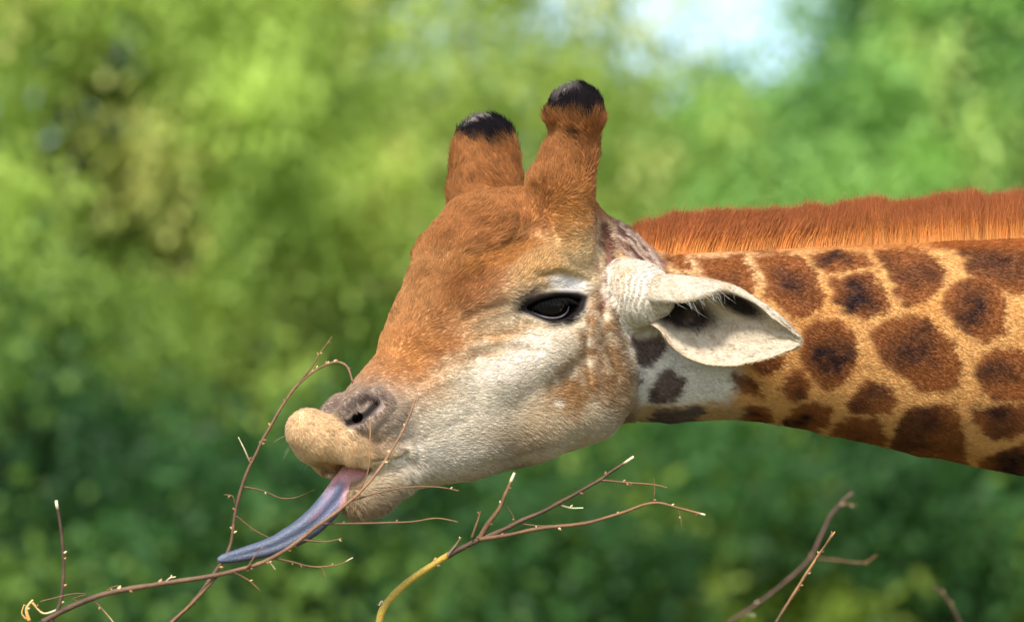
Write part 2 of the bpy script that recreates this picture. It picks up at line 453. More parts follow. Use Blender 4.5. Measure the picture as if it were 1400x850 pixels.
# -------- relief: creases and folds of the skin, as lines (photo pixels) pressed into the near side and its mirror image
def fold_head(p):
    s = (p - M0) @ NL; return np.where((s < 0)[:, None], mirror(p), p)
def image_xy(p):
    k = 1 - p[:, 2] / DPX; return np.stack([700 + (p[:, 0] - 700) / k, 425 + (p[:, 1] - 425) / k], -1)
def polyline_dist(xy, pts):
    best = np.full(len(xy), 1e9); pts = np.asarray(pts, float)
    for a, b2 in zip(pts[:-1], pts[1:]):
        d = b2 - a; t = np.clip(((xy - a) @ d) / (d @ d), 0, 1); best = np.minimum(best, np.hypot(*(xy - a - t[:, None] * d).T))
    return best
def poly_sd(xy, pts):
    pts = np.asarray(pts, float); d = polyline_dist(xy, np.vstack([pts, pts[:1]])); ins = np.zeros(len(xy), bool)
    for a, b2 in zip(pts, np.roll(pts, -1, 0)):
        c = (a[1] > xy[:, 1]) != (b2[1] > xy[:, 1])
        ins ^= c & (xy[:, 0] < (b2[0] - a[0]) * (xy[:, 1] - a[1]) / (b2[1] - a[1] + 1e-9) + a[0])
    return np.where(ins, -d, d)
N = vnormals(V, Q)
HX = image_xy(fold_head(V)); NXY = image_xy(np.column_stack([V[:, 0], V[:, 1], np.abs(V[:, 2] + 6) - 6]))
border = [(870, 90), (850, 285), (838, 312), (844, 345), (840, 400), (852, 452), (868, 500), (872, 545), (862, 580), (840, 640)]
bd = poly_sd(HX, border + [(300, 740), (300, 100)])
is_head = bd < 0
CREASE = [  # points, width, depth (+ raises)
    ([(690, 415), (655, 425), (630, 440)], 7, -3.0), ([(640, 352), (690, 338), (740, 334)], 9, -4.0), ([(610, 350), (640, 345)], 9, -1.5),
    ([(660, 460), (700, 455), (745, 462)], 5, -2.0), ([(640, 475), (680, 466), (720, 468)], 5, 2.2), ([(650, 490), (690, 478), (735, 480)], 5, -2.0),
    ([(580, 520), (610, 500), (650, 488)], 7, -1.5), ([(560, 548), (585, 530), (620, 515)], 8, 1.2),
    ([(822, 400), (828, 450), (842, 500), (850, 540)], 7, -2.2), ([(812, 430), (816, 470), (812, 520)], 7, 1.6), ([(835, 420), (846, 470), (862, 510)], 6, 1.5),
    ([(805, 440), (802, 480), (806, 520)], 5, -1.2), ([(828, 330), (832, 370), (838, 410)], 6, -3),
    ([(555, 625), (535, 628), (510, 632)], 4, -4.0), ([(556, 620), (562, 640), (560, 660)], 6, -4.5), ([(560, 610), (600, 590), (640, 570)], 9, -1.3),
    ([(520, 600), (545, 585), (565, 560)], 7, -1.5), ([(735, 380), (765, 372), (795, 385)], 4, -2.5), ([(725, 370), (765, 362), (800, 376)], 5, 2.0),
    ([(710, 440), (750, 452), (795, 440)], 5, -2.2), ([(640, 640), (700, 628), (760, 606)], 6, -1.8), ([(715, 290), (705, 320), (690, 335)], 6, -3), ([(735, 262), (748, 300), (760, 330)], 7, -3),
    ([(680, 300), (700, 292), (720, 300)], 6, 2.5), ([(470, 575), (495, 592), (520, 605)], 5, -3),
]
disp = np.zeros(len(V)); _t = (V - H0) @ HT; _fz = smooth(90, 150, _t) * is_head
hm = np.where(V[:, 0] < 900)[0]
for pts, wd, dp in CREASE:
    d = polyline_dist(HX[hm], pts); disp[hm] += dp * np.exp(-(d / wd) ** 2)
disp += np.where(is_head, 1.5, .7) * fbm(V, 46, 3) + .5 * fbm(V, 16, 9, 2)
# neck: soft muscle swellings, ring folds of the ear stub
disp += np.where(V[:, 0] > 880, 3.0, 0) * fbm(V * np.array([.5, 1, 1]), 80, 21, 2) * smooth(880, 960, V[:, 0])
for mm in (lambda p: p, mirror):
    e0, e1 = mm(ear_base[0]), mm(ear_base[2]); dd = (e1 - e0); ln = np.linalg.norm(dd); dd = dd / ln
    ta = (V - e0) @ dd; rr = np.linalg.norm(V - e0 - ta[:, None] * dd, axis=1)
    mk = smooth(-10, 8, ta) * smooth(62, 50, rr) * smooth(ln + 12, ln - 8, ta)
    wob = fbm(V, 40, 5, 2) * 14
    disp += mk * .6 * np.sin((ta + wob) / 8.5 * 2 * np.pi)
disp += _fz * (1.6 * fbm(V, 24, 15, 2) + .7 * fbm(V, 11, 19, 2))
V = V + N * disp[:, None]

# -------- coat colour, laid on by place on the animal
def ell(xy, cx, cy, rx, ry, ang=0, soft=.35):
    a = math.radians(ang); dx, dy = xy[:, 0] - cx, xy[:, 1] - cy
    q = np.hypot((dx * math.cos(a) + dy * math.sin(a)) / rx, (-dx * math.sin(a) + dy * math.cos(a)) / ry)
    return 1 - smooth(1 - soft, 1 + soft, q)
def inpoly(xy, pts, soft):
    return 1 - smooth(-soft, soft, poly_sd(xy, pts))
def stroke(xy, pts, w, soft):
    return 1 - smooth(w - soft, w + soft, polyline_dist(xy, pts))
def lay(col, mask, hx):
    return col + (lin(hx) - col) * np.clip(mask, 0, 1)[:, None]
def paint_head(V):
    n0 = np.stack([fbm(V, 34, 31), fbm(V, 34, 47)], -1); n1 = np.stack([fbm(V, 9, 61, 2), fbm(V, 9, 77, 2)], -1)
    loc = fold_head(V); xy0 = image_xy(loc); xy = xy0 + n0 * 11 + n1 * 4
    rel = V - H0; t = rel @ HT; a = rel @ HF; sp = fbm(V, 12, 91, 3); s6 = fbm(V, 6, 13, 2)
    c = np.tile(lin('#e8d6b8'), (len(V), 1))
    c = lay(c, inpoly(xy, [(360, 560), (430, 500), (470, 400), (480, 250), (600, 60), (880, 60), (850, 300), (790, 340), (700, 410), (640, 465), (590, 520), (480, 540)], 50) * .75, '#d9b27e')
    c = lay(c, inpoly(xy, [(360, 560), (430, 500), (470, 400), (480, 250), (600, 60), (880, 60), (850, 300), (805, 322), (745, 340), (690, 378), (650, 425), (625, 470), (585, 520), (540, 535), (480, 560)], 42), '#cd965e')
    c = lay(c, inpoly(xy, [(500, 355), (480, 250), (600, 60), (880, 60), (850, 290), (760, 300), (720, 322), (650, 342)], 18), '#c0844e')
    c = lay(c, ell(xy, 640, 395, 42, 30, -20, .6) * .55, '#a06030')
    c = lay(c, ell(xy, 690, 352, 70, 14, -12, .6) * .8, '#cf914b')
    c = lay(c, ell(xy, 560, 480, 34, 30, -40, .6) * .6, '#d09254')
    c = lay(c, ell(xy, 610, 470, 22, 12, -20, .6) * .6, '#b9753c')
    c = lay(c, ell(xy, 785, 350, 40, 42, 20, .6) * .85, '#e3c591')
    c = lay(c, ell(xy, 735, 372, 40, 20, -20, .6) * .7, '#d8ac6c')
    c = lay(c, ell(xy, 690, 455, 60, 8, -8, .7) * .5, '#d9a868')
    c = lay(c, ell(xy, 680, 480, 45, 7, -14, .7) * .5, '#d7a566')
    c = lay(c, ell(xy, 780, 300, 26, 40, 10, .6) * .6, '#d29a55')
    c = lay(c, smooth(.0, .45, fbm(V, 26, 93, 3)) * inpoly(xy, [(470, 500), (560, 400), (590, 300), (760, 290), (690, 350), (620, 460), (560, 500)], 25) * .45, '#9a6234')
    c = lay(c, np.clip(sp * 1.3 - .1, 0, 1) * inpoly(xy, [(480, 520), (560, 400), (590, 300), (740, 300), (640, 440), (560, 540)], 20) * .6, '#8f5a34')
    # muzzle
    c = lay(c, inpoly(xy, [(400, 560), (440, 500), (485, 512), (535, 520), (575, 555), (565, 600), (545, 622), (500, 618), (465, 592)], 34) * .88, '#bca690')
    c = lay(c, ell(xy, 500, 545, 30, 18, -30, .5) * .6, '#a08c7d')
    c = lay(c, inpoly(xy0, [(370, 550), (400, 545), (452, 560), (482, 588), (515, 600), (545, 612), (562, 622), (550, 648), (370, 660)], 17), '#eccb9c')
    c = lay(c, ell(xy, 525, 612, 22, 9, 15, .5) * .5, '#a38264')
    c = lay(c, inpoly(xy0, [(458, 566), (474, 546), (500, 533), (524, 540), (526, 556), (508, 572), (490, 588), (476, 584)], 5) * .8, '#6e5d55')
    c = lay(c, ell(xy0, 492, 558, 17, 8, -28, .4) * .7, '#a08d78')
    c = lay(c, stroke(xy0, [(476, 578), (489, 573), (503, 564), (515, 550)], 5.5, 3), '#1c1512')
    c = lay(c, stroke(xy0, [(440, 632), (473, 640), (508, 642), (526, 638), (541, 631), (561, 620)], 1.5, 2) * .7, '#5a4030')  # mouth line: shading of the crease put into the colour
    # chin
    c = lay(c, inpoly(xy0, [(480, 645), (555, 622), (566, 655), (545, 700), (450, 730), (455, 665)], 7), '#e2cfae')
    c = lay(c, ell(xy, 500, 700, 50, 22, -20, .6) * .7, '#a38460')
    c = lay(c, ell(xy, 478, 672, 12, 30, 20, .6) * .6, '#a58458')
    # cheek
    c = lay(c, ell(xy, 785, 525, 52, 27, -28, .55) * .9 * np.clip(.8 + sp * .9, 0, 1), '#946a38')
    c = lay(c, ell(xy, 775, 545, 22, 22, 0, .6) * .6, '#bd8544')
    c = lay(c, ell(xy, 850, 545, 24, 46, -15, .6) * .6, '#b48e5d')
    c = lay(c, ell(xy, 808, 470, 16, 46, 6, .5) * .8 * np.clip(.7 + sp * 1.5, 0, 1), '#a4713c')
    c = lay(c, ell(xy, 835, 470, 11, 60, -12, .5) * .7 * np.clip(.6 + sp * 1.6, 0, 1), '#8a6038')
    c = lay(c, ell(xy, 700, 608, 50, 15, -14, .6) * .55, '#ae977c')
    c = lay(c, ell(xy, 690, 570, 60, 24, -20, .6) * .35, '#cfb692')
    c = lay(c, ell(xy, 745, 575, 50, 22, -25, .6) * .4, '#cdb187')
    c = lay(c, np.clip(sp * 1.6, 0, 1) * ell(xy, 720, 570, 130, 70, -20, .5) * .28, '#b59a74')
    c = lay(c, ell(xy, 700, 500, 70, 30, -30, .6) * .6, '#f6eee2')
    c = lay(c, ell(xy, 625, 585, 95, 34, -32, .6) * .75, '#f1e6d2'); c = lay(c, ell(xy, 600, 628, 65, 20, -14, .5) * .85, '#f4e9d6')
    c = lay(c, ell(xy0, 761, 551, 6, 5, 20, .4), '#fff2dc'); c = lay(c, ell(xy0, 818, 478, 4, 8, -10, .4), '#fbe9cf')
    # temple streaks and poll
    c = lay(c, inpoly(xy, [(803, 425), (828, 400), (850, 450), (868, 505), (862, 545), (830, 560), (800, 548), (770, 560), (745, 540), (770, 500), (795, 470)], 12) * np.clip(.55 + .8 * sp, 0, .8), '#a07a50')
    c = lay(c, stroke(xy0 + n1 * 8, [(838, 420), (850, 470), (862, 515)], 4, 3) * .7, '#6b4a34'); c = lay(c, stroke(xy0 + n1 * 6, [(846, 455), (860, 500), (866, 540)], 2.5, 2.5) * .4, '#ead9bd')
    c = lay(c, inpoly(xy, [(812, 300), (840, 300), (842, 400), (822, 420)], 7) * np.clip(.5 + 1.8 * sp, 0, .9), '#8a5c40')
    c = lay(c, stroke(xy0 + n1 * 6, [(826, 312), (832, 350), (830, 395), (822, 420)], 6, 4) * .85, '#74493a')
    c = lay(c, stroke(xy0 + n1 * 6, [(812, 400), (806, 440)], 5, 4) * .6, '#a5753f')
    # underside of the jaw
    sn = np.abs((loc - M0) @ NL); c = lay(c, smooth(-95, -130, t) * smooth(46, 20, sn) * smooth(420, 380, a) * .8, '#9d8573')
    # eye surround
    c = lay(c, ell(xy0, 775, 388, 27, 10, 8, .45), '#fff6ea')
    c = lay(c, inpoly(xy0, [(703, 424), (716, 408), (738, 399), (760, 397), (790, 398), (806, 403), (800, 425), (780, 442), (752, 444), (724, 432)], 4), '#191211')
    c = lay(c, ell(xy0, 722, 404, 24, 7, -28, .6) * .6, '#4a342a')
    # ossicones
    oss = smooth(150, 190, t) * smooth(130, 90, a)
    c = lay(c, smooth(255, 190, t) * oss * np.clip(.5 + sp, 0, 1) * .5, '#cf8f4a')
    c = lay(c, oss * smooth(.25, .6, sp) * .5, '#7a4526')
    uy = image_xy(V)[:, 1]; nearside = ((V - M0) @ NL) > 0
    hy = 282 + np.where(nearside, 158, 193) - uy; edge = 282 + n1[:, 0] * 7 + n0[:, 0] * 7
    c = lay(c, smooth(edge - 9, edge + 6, hy) * (t > 230) * (a < 110), '#262023')
    cap = fbm(V, 26, 5, 2)
    c = lay(c, smooth(311, 319, t + cap * 14) * .85, '#8f837c')
    c = lay(c, ell(xy0, 787, 184, 8, 7, 0, .5) * .8, '#4d3325')
    return c
SPOTS = [
    [(906, 346), (935, 348), (942, 365), (930, 367), (915, 357)], [(907, 358), (922, 372), (945, 377), (942, 383), (915, 378), (906, 368)],
    [(945, 348), (1012, 349), (1025, 365), (1032, 390), (1026, 403), (995, 400), (965, 386), (958, 368)],
    [(1032, 350), (1070, 345), (1100, 350), (1116, 375), (1126, 405), (1118, 425), (1095, 433), (1075, 430), (1055, 412), (1043, 402), (1048, 388), (1036, 365)],
    [(1008, 343), (1040, 340), (1062, 344), (1035, 347)],
    [(1108, 347), (1140, 342), (1180, 346), (1195, 366), (1165, 368), (1130, 374), (1118, 362)],
    [(1135, 382), (1165, 375), (1195, 374), (1212, 400), (1216, 415), (1195, 428), (1180, 436), (1160, 425), (1142, 408)],
    [(1193, 342), (1225, 340), (1262, 342), (1280, 358), (1292, 375), (1280, 392), (1260, 412), (1240, 416), (1228, 405), (1220, 380), (1205, 358)],
    [(1270, 333), (1300, 329), (1400, 328), (1430, 332), (1425, 380), (1390, 402), (1370, 400), (1345, 385), (1320, 372), (1312, 362), (1330, 350), (1290, 340)],
    [(1310, 385), (1340, 380), (1368, 395), (1375, 430), (1370, 458), (1345, 466), (1320, 455), (1300, 435), (1282, 415), (1290, 395)],
    [(1190, 450), (1215, 435), (1240, 428), (1262, 435), (1285, 452), (1305, 470), (1316, 495), (1310, 530), (1290, 538), (1255, 538), (1235, 515), (1210, 495), (1192, 470)],
    [(1100, 450), (1125, 434), (1150, 436), (1165, 455), (1170, 490), (1155, 520), (1135, 530), (1118, 525), (1100, 505), (1092, 480)],
    [(1338, 490), (1350, 480), (1380, 475), (1400, 477), (1440, 482), (1440, 545), (1390, 549), (1365, 549), (1345, 540), (1338, 515)],
    [(1160, 545), (1185, 520), (1205, 528), (1225, 548), (1215, 565), (1190, 570), (1165, 562)],
    [(1235, 562), (1260, 557), (1308, 558), (1312, 590), (1318, 650), (1260, 640), (1208, 618), (1226, 585)],
    [(1330, 563), (1365, 556), (1400, 553), (1440, 560), (1430, 580), (1380, 600), (1342, 596)],
    [(1130, 592), (1160, 570), (1200, 576), (1212, 600), (1190, 618), (1140, 606)], [(1330, 628), (1400, 605), (1450, 600), (1450, 660), (1340, 650)],
    [(1068, 577), (1080, 558), (1110, 549), (1138, 556), (1135, 577), (1110, 594), (1080, 590)],
    [(1065, 530), (1075, 510), (1095, 505), (1107, 525), (1100, 543), (1075, 545)], [(1000, 512), (1012, 510), (1035, 522), (1042, 540), (1020, 542), (1005, 530)],
    [(1020, 495), (1050, 485), (1072, 485), (1060, 505), (1045, 510), (1025, 503)], [(1016, 560), (1030, 553), (1050, 560), (1055, 574), (1030, 584), (1010, 576)],
    [(892, 520), (905, 508), (920, 505), (938, 520), (935, 535), (910, 550), (890, 550)], [(860, 455), (900, 450), (912, 475), (885, 500), (868, 490)],
    [(858, 500), (870, 505), (876, 520), (868, 530), (860, 520)], [(885, 572), (905, 560), (955, 556), (962, 566), (930, 580), (890, 584)],
]
def paint_neck(V):
    p = np.column_stack([V[:, 0], V[:, 1], np.abs(V[:, 2] + 6) - 6]); far = V[:, 2] < -6
    xy0 = image_xy(p); xy0[:, 0] += np.where(far & (xy0[:, 0] > 960), 37, 0)
    n0 = np.stack([fbm(V, 60, 131), fbm(V, 60, 147)], -1); n1 = np.stack([fbm(V, 10, 161, 3), fbm(V, 10, 177, 3)], -1)
    xy = xy0 + n0 * 7 + n1 * 6; big = fbm(V, 70, 8, 2); s6 = fbm(V, 5, 188, 2); g7 = np.random.default_rng(11)
    c = np.tile(lin('#d9a564'), (len(V), 1))
    c = lay(c, smooth(.0, .6, big) * .4, '#cd8a42')
    c = lay(c, smooth(420, 360, xy[:, 1]) * smooth(1200, 950, xy[:, 0]) * .6, '#e2bf92')
    c = lay(c, inpoly(xy, [(800, 430), (900, 440), (960, 490), (1005, 500), (1010, 530), (990, 552), (900, 556), (820, 600)], 14), '#e9e3da')
    c = lay(c, smooth(548, 560, xy[:, 1]) * smooth(1080, 1000, xy[:, 0]) * .85, '#c2a277')
    dark = np.zeros(len(V)); core = np.zeros(len(V))
    for pts in SPOTS:
        pts = np.asarray(pts, float); lo, hi = pts.min(0) - 14, pts.max(0) + 14
        ix = np.where((xy[:, 0] > lo[0]) & (xy[:, 0] < hi[0]) & (xy[:, 1] > lo[1]) & (xy[:, 1] < hi[1]))[0]
        if len(ix) == 0: continue
        sdv = poly_sd(xy[ix], pts); r = min(hi - lo) / 2 - 14
        sdv = sdv + 5 * s6[ix]; cs_ = .55 + .5 * g7.random(); dark[ix] = np.maximum(dark[ix], 1 - smooth(-3.5, 6, sdv))
        cc = pts.mean(0) + g7.normal(0, 5, 2); dq = np.hypot(*((xy0[ix] + n0[ix] * 40 - cc) / (np.maximum(hi - lo - 28, 8) * .5)).T)
        core[ix] = np.maximum(core[ix], cs_ * (1 - smooth(.1, 1.1, dq)))
    # beyond the frame: cells like the ones in view
    bx = np.where(V[:, 0] > 1425)[0]
    if len(bx):
        g = np.random.default_rng(5); k = 260; sx = g.uniform(1400, 4300, k); sy = g.uniform(150, 1500, k)
        d = np.hypot(xy[bx, 0][:, None] - sx, xy[bx, 1][:, None] - sy); d.sort(axis=1)
        e = d[:, 1] - d[:, 0]; f = smooth(1425, 1450, V[bx, 0])
        dark[bx] = np.maximum(dark[bx] * (1 - f), f * smooth(10, 18, e)); core[bx] = np.maximum(core[bx] * (1 - f), f * smooth(30, 90, e))
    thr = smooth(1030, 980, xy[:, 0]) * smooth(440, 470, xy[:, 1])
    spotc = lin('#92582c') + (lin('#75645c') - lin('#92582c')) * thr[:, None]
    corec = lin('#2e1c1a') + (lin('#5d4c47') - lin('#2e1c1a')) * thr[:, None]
    sc = spotc + (corec - spotc) * (core * (.9 + .5 * n1[:, 0]))[:, None].clip(0, 1)
    c = c + (sc - c) * dark[:, None]
    # poll: dark patches with pale lines, pale roll behind the ear
    pp = inpoly(xy0, [(826, 296), (850, 300), (885, 330), (910, 360), (898, 376), (850, 345), (836, 330)], 5)
    c = lay(c, pp, '#6a4a42'); c = lay(c, pp * smooth(.1, .3, fbm(V, 14, 55, 2)) * .7, '#a27a60')
    for ln_ in ([(832, 316), (862, 332), (895, 366)], [(846, 303), (866, 326), (884, 346)], [(838, 330), (856, 346), (880, 362)]): c = lay(c, pp * stroke(xy0 + n1 * 5, ln_, 2, 2) * .85, '#d9c2aa')
    c = lay(c, stroke(xy0, [(868, 318), (888, 342), (905, 372)], 3, 2.5) * .7, '#d8c5b2')
    c = lay(c, smooth(346, 336, xy0[:, 1]) * smooth(870, 900, xy0[:, 0]) * .5, '#b5682c')
    return c
def paint_stub(V, base):
    out = base.copy()
    for mm in (lambda p: p, mirror):
        e0, e1 = mm(ear_base[0]), mm(ear_base[2]); dd = e1 - e0; ln = np.linalg.norm(dd); dd = dd / ln
        ta = (V - e0) @ dd; r = np.linalg.norm(V - e0 - ta[:, None] * dd, axis=1)
        outw = (V - e0) @ (mm(e0 + NL) - e0 if mm is not mirror else mirror(ear_base[0] + NL) - e0)
        mk = smooth(-4, 10, ta) * smooth(60, 50, r) * smooth(14, 26, outw + ta * .4)
        w2 = fbm(V, 40, 5, 2) * 14
        ring = .5 + .4 * np.sin((ta + w2) / 8.5 * 2 * np.pi) + .4 * fbm(V, 12, 71, 2)
        cc = lin('#c9b48c') + (lin('#ece4d4') - lin('#c9b48c')) * (.45 + .5 * smooth(.1, .8, ring))[:, None]
        out = out + (cc - out) * mk[:, None]
    return out
hb = smooth(-6, 6, bd + fbm(V, 14, 23, 2) * 5)
nearneck = (V[:, 0] > 790)
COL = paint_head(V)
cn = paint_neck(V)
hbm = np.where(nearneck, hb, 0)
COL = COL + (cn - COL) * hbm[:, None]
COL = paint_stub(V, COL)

# -------- ears: a rolled leaf of skin, thick, hollow to the front
EARX = [  # lip, crown, deep, belly, lower rim  (photo px, offset towards the camera)
    [(876, 412, 6), (878, 394, -8), (878, 405, -28), (880, 426, -18), (880, 438, -8)],
    [(898, 412, 26), (900, 381, 4), (900, 404, -22), (903, 436, -8), (903, 452, 8)],
    [(932, 413, 34), (930, 381, 8), (935, 412, -26), (930, 452, -16), (920, 474, 8)],
    [(968, 405, 30), (966, 386, 6), (967, 414, -32), (962, 462, -26), (952, 494, 4)],
    [(994, 400, 12), (1003, 396, 4), (1004, 424, -32), (1000, 465, -25), (998, 500, 1)],
    [(1038, 417, 3), (1040, 418, 1), (1041, 436, -22), (1045, 463, -18), (1048, 491, 0)],
    [(1071, 440, 1), (1072, 442, 0), (1073, 453, -10), (1076, 466, -9), (1077, 480, 0)],
    [(1090, 458, 0), (1093, 461, 0), (1094, 465, -1), (1094, 469, -1), (1091, 473, 0)]]
g = np.array([[pix(x, y, EAR_W0 + 8 + (x - 900) * .30 + dw) for x, y, dw in row] for row in EARX])
NU, NV = 54, 40
g1 = np.stack([catmull(g[:, j], NU) for j in range(5)], 1)
front = np.stack([catmull(g1[i], NV) for i in range(NU)])
du = np.gradient(front, axis=0); dv = np.gradient(front, axis=1); en = np.cross(du, dv); en /= np.linalg.norm(en, axis=2)[..., None] + 1e-9
mid = en[NU // 2, int(NV * .7)]
if mid[2] < 0: en = -en
taper = np.ones((NU, NV)); jj = np.linspace(-1, 1, NV)[None]; taper = np.sqrt(np.clip(1 - jj ** 8, 0.02, 1)) * np.sqrt(np.clip(1 - np.linspace(0, 1, NU)[:, None] ** 10, .02, 1))
rl = fbm(front.reshape(-1, 3), 30, 66, 3).reshape(NU, NV)
front = front + en * (rl * 1.8 + .9 * np.sin(np.linspace(0, 1, NV)[None] * 34 + 6 * np.linspace(0, 1, NU)[:, None] + rl * 5) * smooth(.35, .5, np.linspace(0, 1, NV))[None] * smooth(.2, .4, np.linspace(0, 1, NU))[:, None])[..., None]
back = front - en * (5.5 * taper)[..., None]
EV = np.vstack([front.reshape(-1, 3), back.reshape(-1, 3)])
i, j = np.meshgrid(np.arange(NU - 1), np.arange(NV - 1), indexing='ij'); q0 = (i * NV + j).ravel()
EQ = np.stack([q0, q0 + NV, q0 + NV + 1, q0 + 1], -1); nb = NU * NV
EQ = np.vstack([EQ, (EQ + nb)[:, ::-1]])
def strip(idx): return np.stack([idx[:-1], idx[1:], idx[1:] + nb, idx[:-1] + nb], -1)
ids = np.arange(nb).reshape(NU, NV)
EQ = np.vstack([EQ, strip(ids[:, 0])[:, ::-1], strip(ids[:, -1]), strip(ids[0]), strip(ids[-1])[:, ::-1]])
def ear_paint():
    xy = image_xy(EV); n = fbm(EV, 12, 33, 3); jv = np.tile(np.arange(NV), NU * 2) / (NV - 1); iu = np.tile(np.repeat(np.arange(NU), NV), 2) / (NU - 1)
    isf = np.arange(len(EV)) < nb
    c = np.tile(lin('#d6c8b0'), (len(EV), 1))
    c = lay(c, np.clip(n * 2.2, 0, 1) * .7, '#bda98c')
    ins = isf & (jv > .27)
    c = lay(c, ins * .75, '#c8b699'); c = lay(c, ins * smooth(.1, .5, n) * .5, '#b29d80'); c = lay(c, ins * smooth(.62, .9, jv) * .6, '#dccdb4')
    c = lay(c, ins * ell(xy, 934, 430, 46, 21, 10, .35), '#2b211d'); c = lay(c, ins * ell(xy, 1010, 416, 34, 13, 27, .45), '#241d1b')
    for ln_ in ([(960, 450), (985, 470), (1000, 492)], [(985, 445), (1015, 462), (1050, 468)], [(940, 455), (955, 475), (965, 490)], [(1000, 440), (1030, 450), (1070, 462)], [(990, 470), (1015, 482), (1030, 488)], [(970, 440), (975, 470), (985, 495)]):
        c = lay(c, ins * stroke(xy + n[:, None] * 6, ln_, 1.2, 2) * .5, '#a08a6e')
    c = lay(c, ins * smooth(.45, .9, jv) * smooth(.25, .5, n) * .4, '#cbb296')
    c = lay(c, (jv < .25) * smooth(.1, .5, n) * .5, '#cdb897'); c = lay(c, smooth(.955, .985, jv) * .6, '#d8b78d')
    c = lay(c, isf * (jv < .3) * ell(xy, 915, 405, 20, 14, 0, .6) * .5, '#b79e78')
    return c
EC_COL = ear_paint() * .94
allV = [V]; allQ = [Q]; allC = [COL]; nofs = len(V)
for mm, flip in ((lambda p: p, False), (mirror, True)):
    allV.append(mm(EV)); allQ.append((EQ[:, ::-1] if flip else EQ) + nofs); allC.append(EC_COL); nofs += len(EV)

# -------- the rest of the animal, outside the frame: shoulders, trunk, legs (coarse)
cf = Field(np.array([1440., 150., -330.]), np.array([4250., 3040., 330.]), 17.0)
def neck_far(X, Y, Z):
    T, B, W = N_TOP(np.minimum(X, 2500)), N_BOT(np.minimum(X, 2500)), N_WID(np.minimum(X, 2500)); H = (B - T) * .5
    z = np.abs(Y - (T + B) * .5) / H; s = np.abs(Z + 6) / W
    return np.maximum(((s ** 2.1 + z ** 2.3) ** (1 / 2.2) - 1) * np.minimum(W, H) * .9, X - 2560)
cf.op(cf.lo, np.array([2600., 1300., 330.]), neck_far)
cf.chain([[2480, 700, -6], [2800, 720, -6], [3200, 760, -6], [3650, 800, -6]], [330, 430, 440, 340], 60, flat=.62, flatdir=np.array([0, 0, 1.]))
def gv(u, w):
    q = to_world(np.array([u, 425., w])); q[2] = 0.0; return from_world(q)
for u, sgn in ((2620, 1), (2560, -1), (3700, 1), (3640, -1)):
    f = gv(u, sgn * 130.); top = np.array([u, 900, sgn * 120.]); knee = top + (f - top) * .52
    hind = u > 3000
    knee2 = knee + np.array([60 if hind else -10, 0, 0])
    cf.chain([top, knee2, f + (top - f) * .08], [150, 62, 44], 50); cf.chain([f + (top - f) * .08, f + (top - f) * .025 + np.array([-12, 0, 0])], [50, 62], 20)
cf.chain([[3900, 700, -6], [3980, 900, -6], [4000, 1250, -6], [4010, 1500, -6]], [40, 20, 16, 30], 20)
CV, CQ = surface_nets(cf.F, cf.lo, cf.h); CV = laplace(CV, CQ, 2)
kill = CV[CQ].min(1)[:, 0] < 1470
CQ = CQ[~kill]
allV.append(CV); allQ.append(CQ + nofs); allC.append(paint_neck(CV))

GV = np.vstack(allV); GQ = np.vstack(allQ); GC = np.vstack(allC) * .82
g_root = to_world(gv(3150., 0.))
giraffe = thing('giraffe', 'spotted giraffe stretching its neck, blue tongue out, reaching for bare twigs', 'giraffe', g_root)
body = link('body', np_mesh('body', to_world(GV), GQ, GC), giraffe, M_COAT)

# -------- eyes
def make_eye(mm, R_):
    nu, nv = 40, 28; th = np.linspace(0, 2 * np.pi, nu, endpoint=False); ph = np.linspace(0, np.pi, nv)
    d = np.stack([np.outer(np.sin(ph), np.cos(th)), np.outer(np.sin(ph), np.sin(th)), np.outer(np.cos(ph), np.ones(nu))], -1).reshape(-1, 3)
    c = mm(EC); base = np.stack([R_ @ ex, R_ @ ey, R_ @ EN])
    pv = c + (d @ base) * BALL
    i, j = np.meshgrid(np.arange(nv - 1), np.arange(nu), indexing='ij'); j2 = (j + 1) % nu
    F = np.stack([i * nu + j, i * nu + j2, (i + 1) * nu + j2, (i + 1) * nu + j], -1).reshape(-1, 4)
    z = d[:, 2]; col = np.tile(lin('#0f0a09'), (len(d), 1)); col = lay(col, smooth(.93, .97, z) , '#06050a'); col = lay(col, smooth(.30, .2, z), '#5b463a')
    e = link('eye', np_mesh('eye', to_world(pv), F, col), giraffe, M_EYE)
    # wet lower lid rim, its highlight painted in as a pale colour
    R = (40 ** 2 + 22 ** 2) / 44; o = R - 22; am = math.asin(min(1, 40 / R))
    ang = np.linspace(-am, am, 40); q = R * np.sin(ang); r = R * np.cos(ang) - o
    pl = []
    for qq, rr in zip(q, r):
        pp = c + base[0] * qq * .86 + base[1] * rr * .9; h = math.sqrt(max(BALL ** 2 - (qq * .86) ** 2 - (rr * .9) ** 2, 60)); pl.append(pp + base[2] * (h - .2))
    tv, tf = tube_tris(np.array(pl), np.full(40, 1.6), 6)
    link('eyelid_rim', np_mesh('eyelid_rim', to_world(tv), tf, np.tile(lin('#8d827e'), (len(tv), 1))), None, M_EYE).parent = e
    e.children[0].matrix_parent_inverse = Matrix.Translation(-Vector(giraffe.location)) @ Matrix.Identity(4)
    return e
eye_near = make_eye(lambda p: p, np.eye(3)); make_eye(mirror, refl)
for o in giraffe.children:
    for ch in o.children: ch.matrix_parent_inverse = Matrix.Translation(-Vector(giraffe.location)); ch.matrix_parent_inverse = (o.matrix_parent_inverse.to_4x4()).inverted() @ Matrix.Translation(-Vector(giraffe.location)) if False else Matrix.Identity(4)

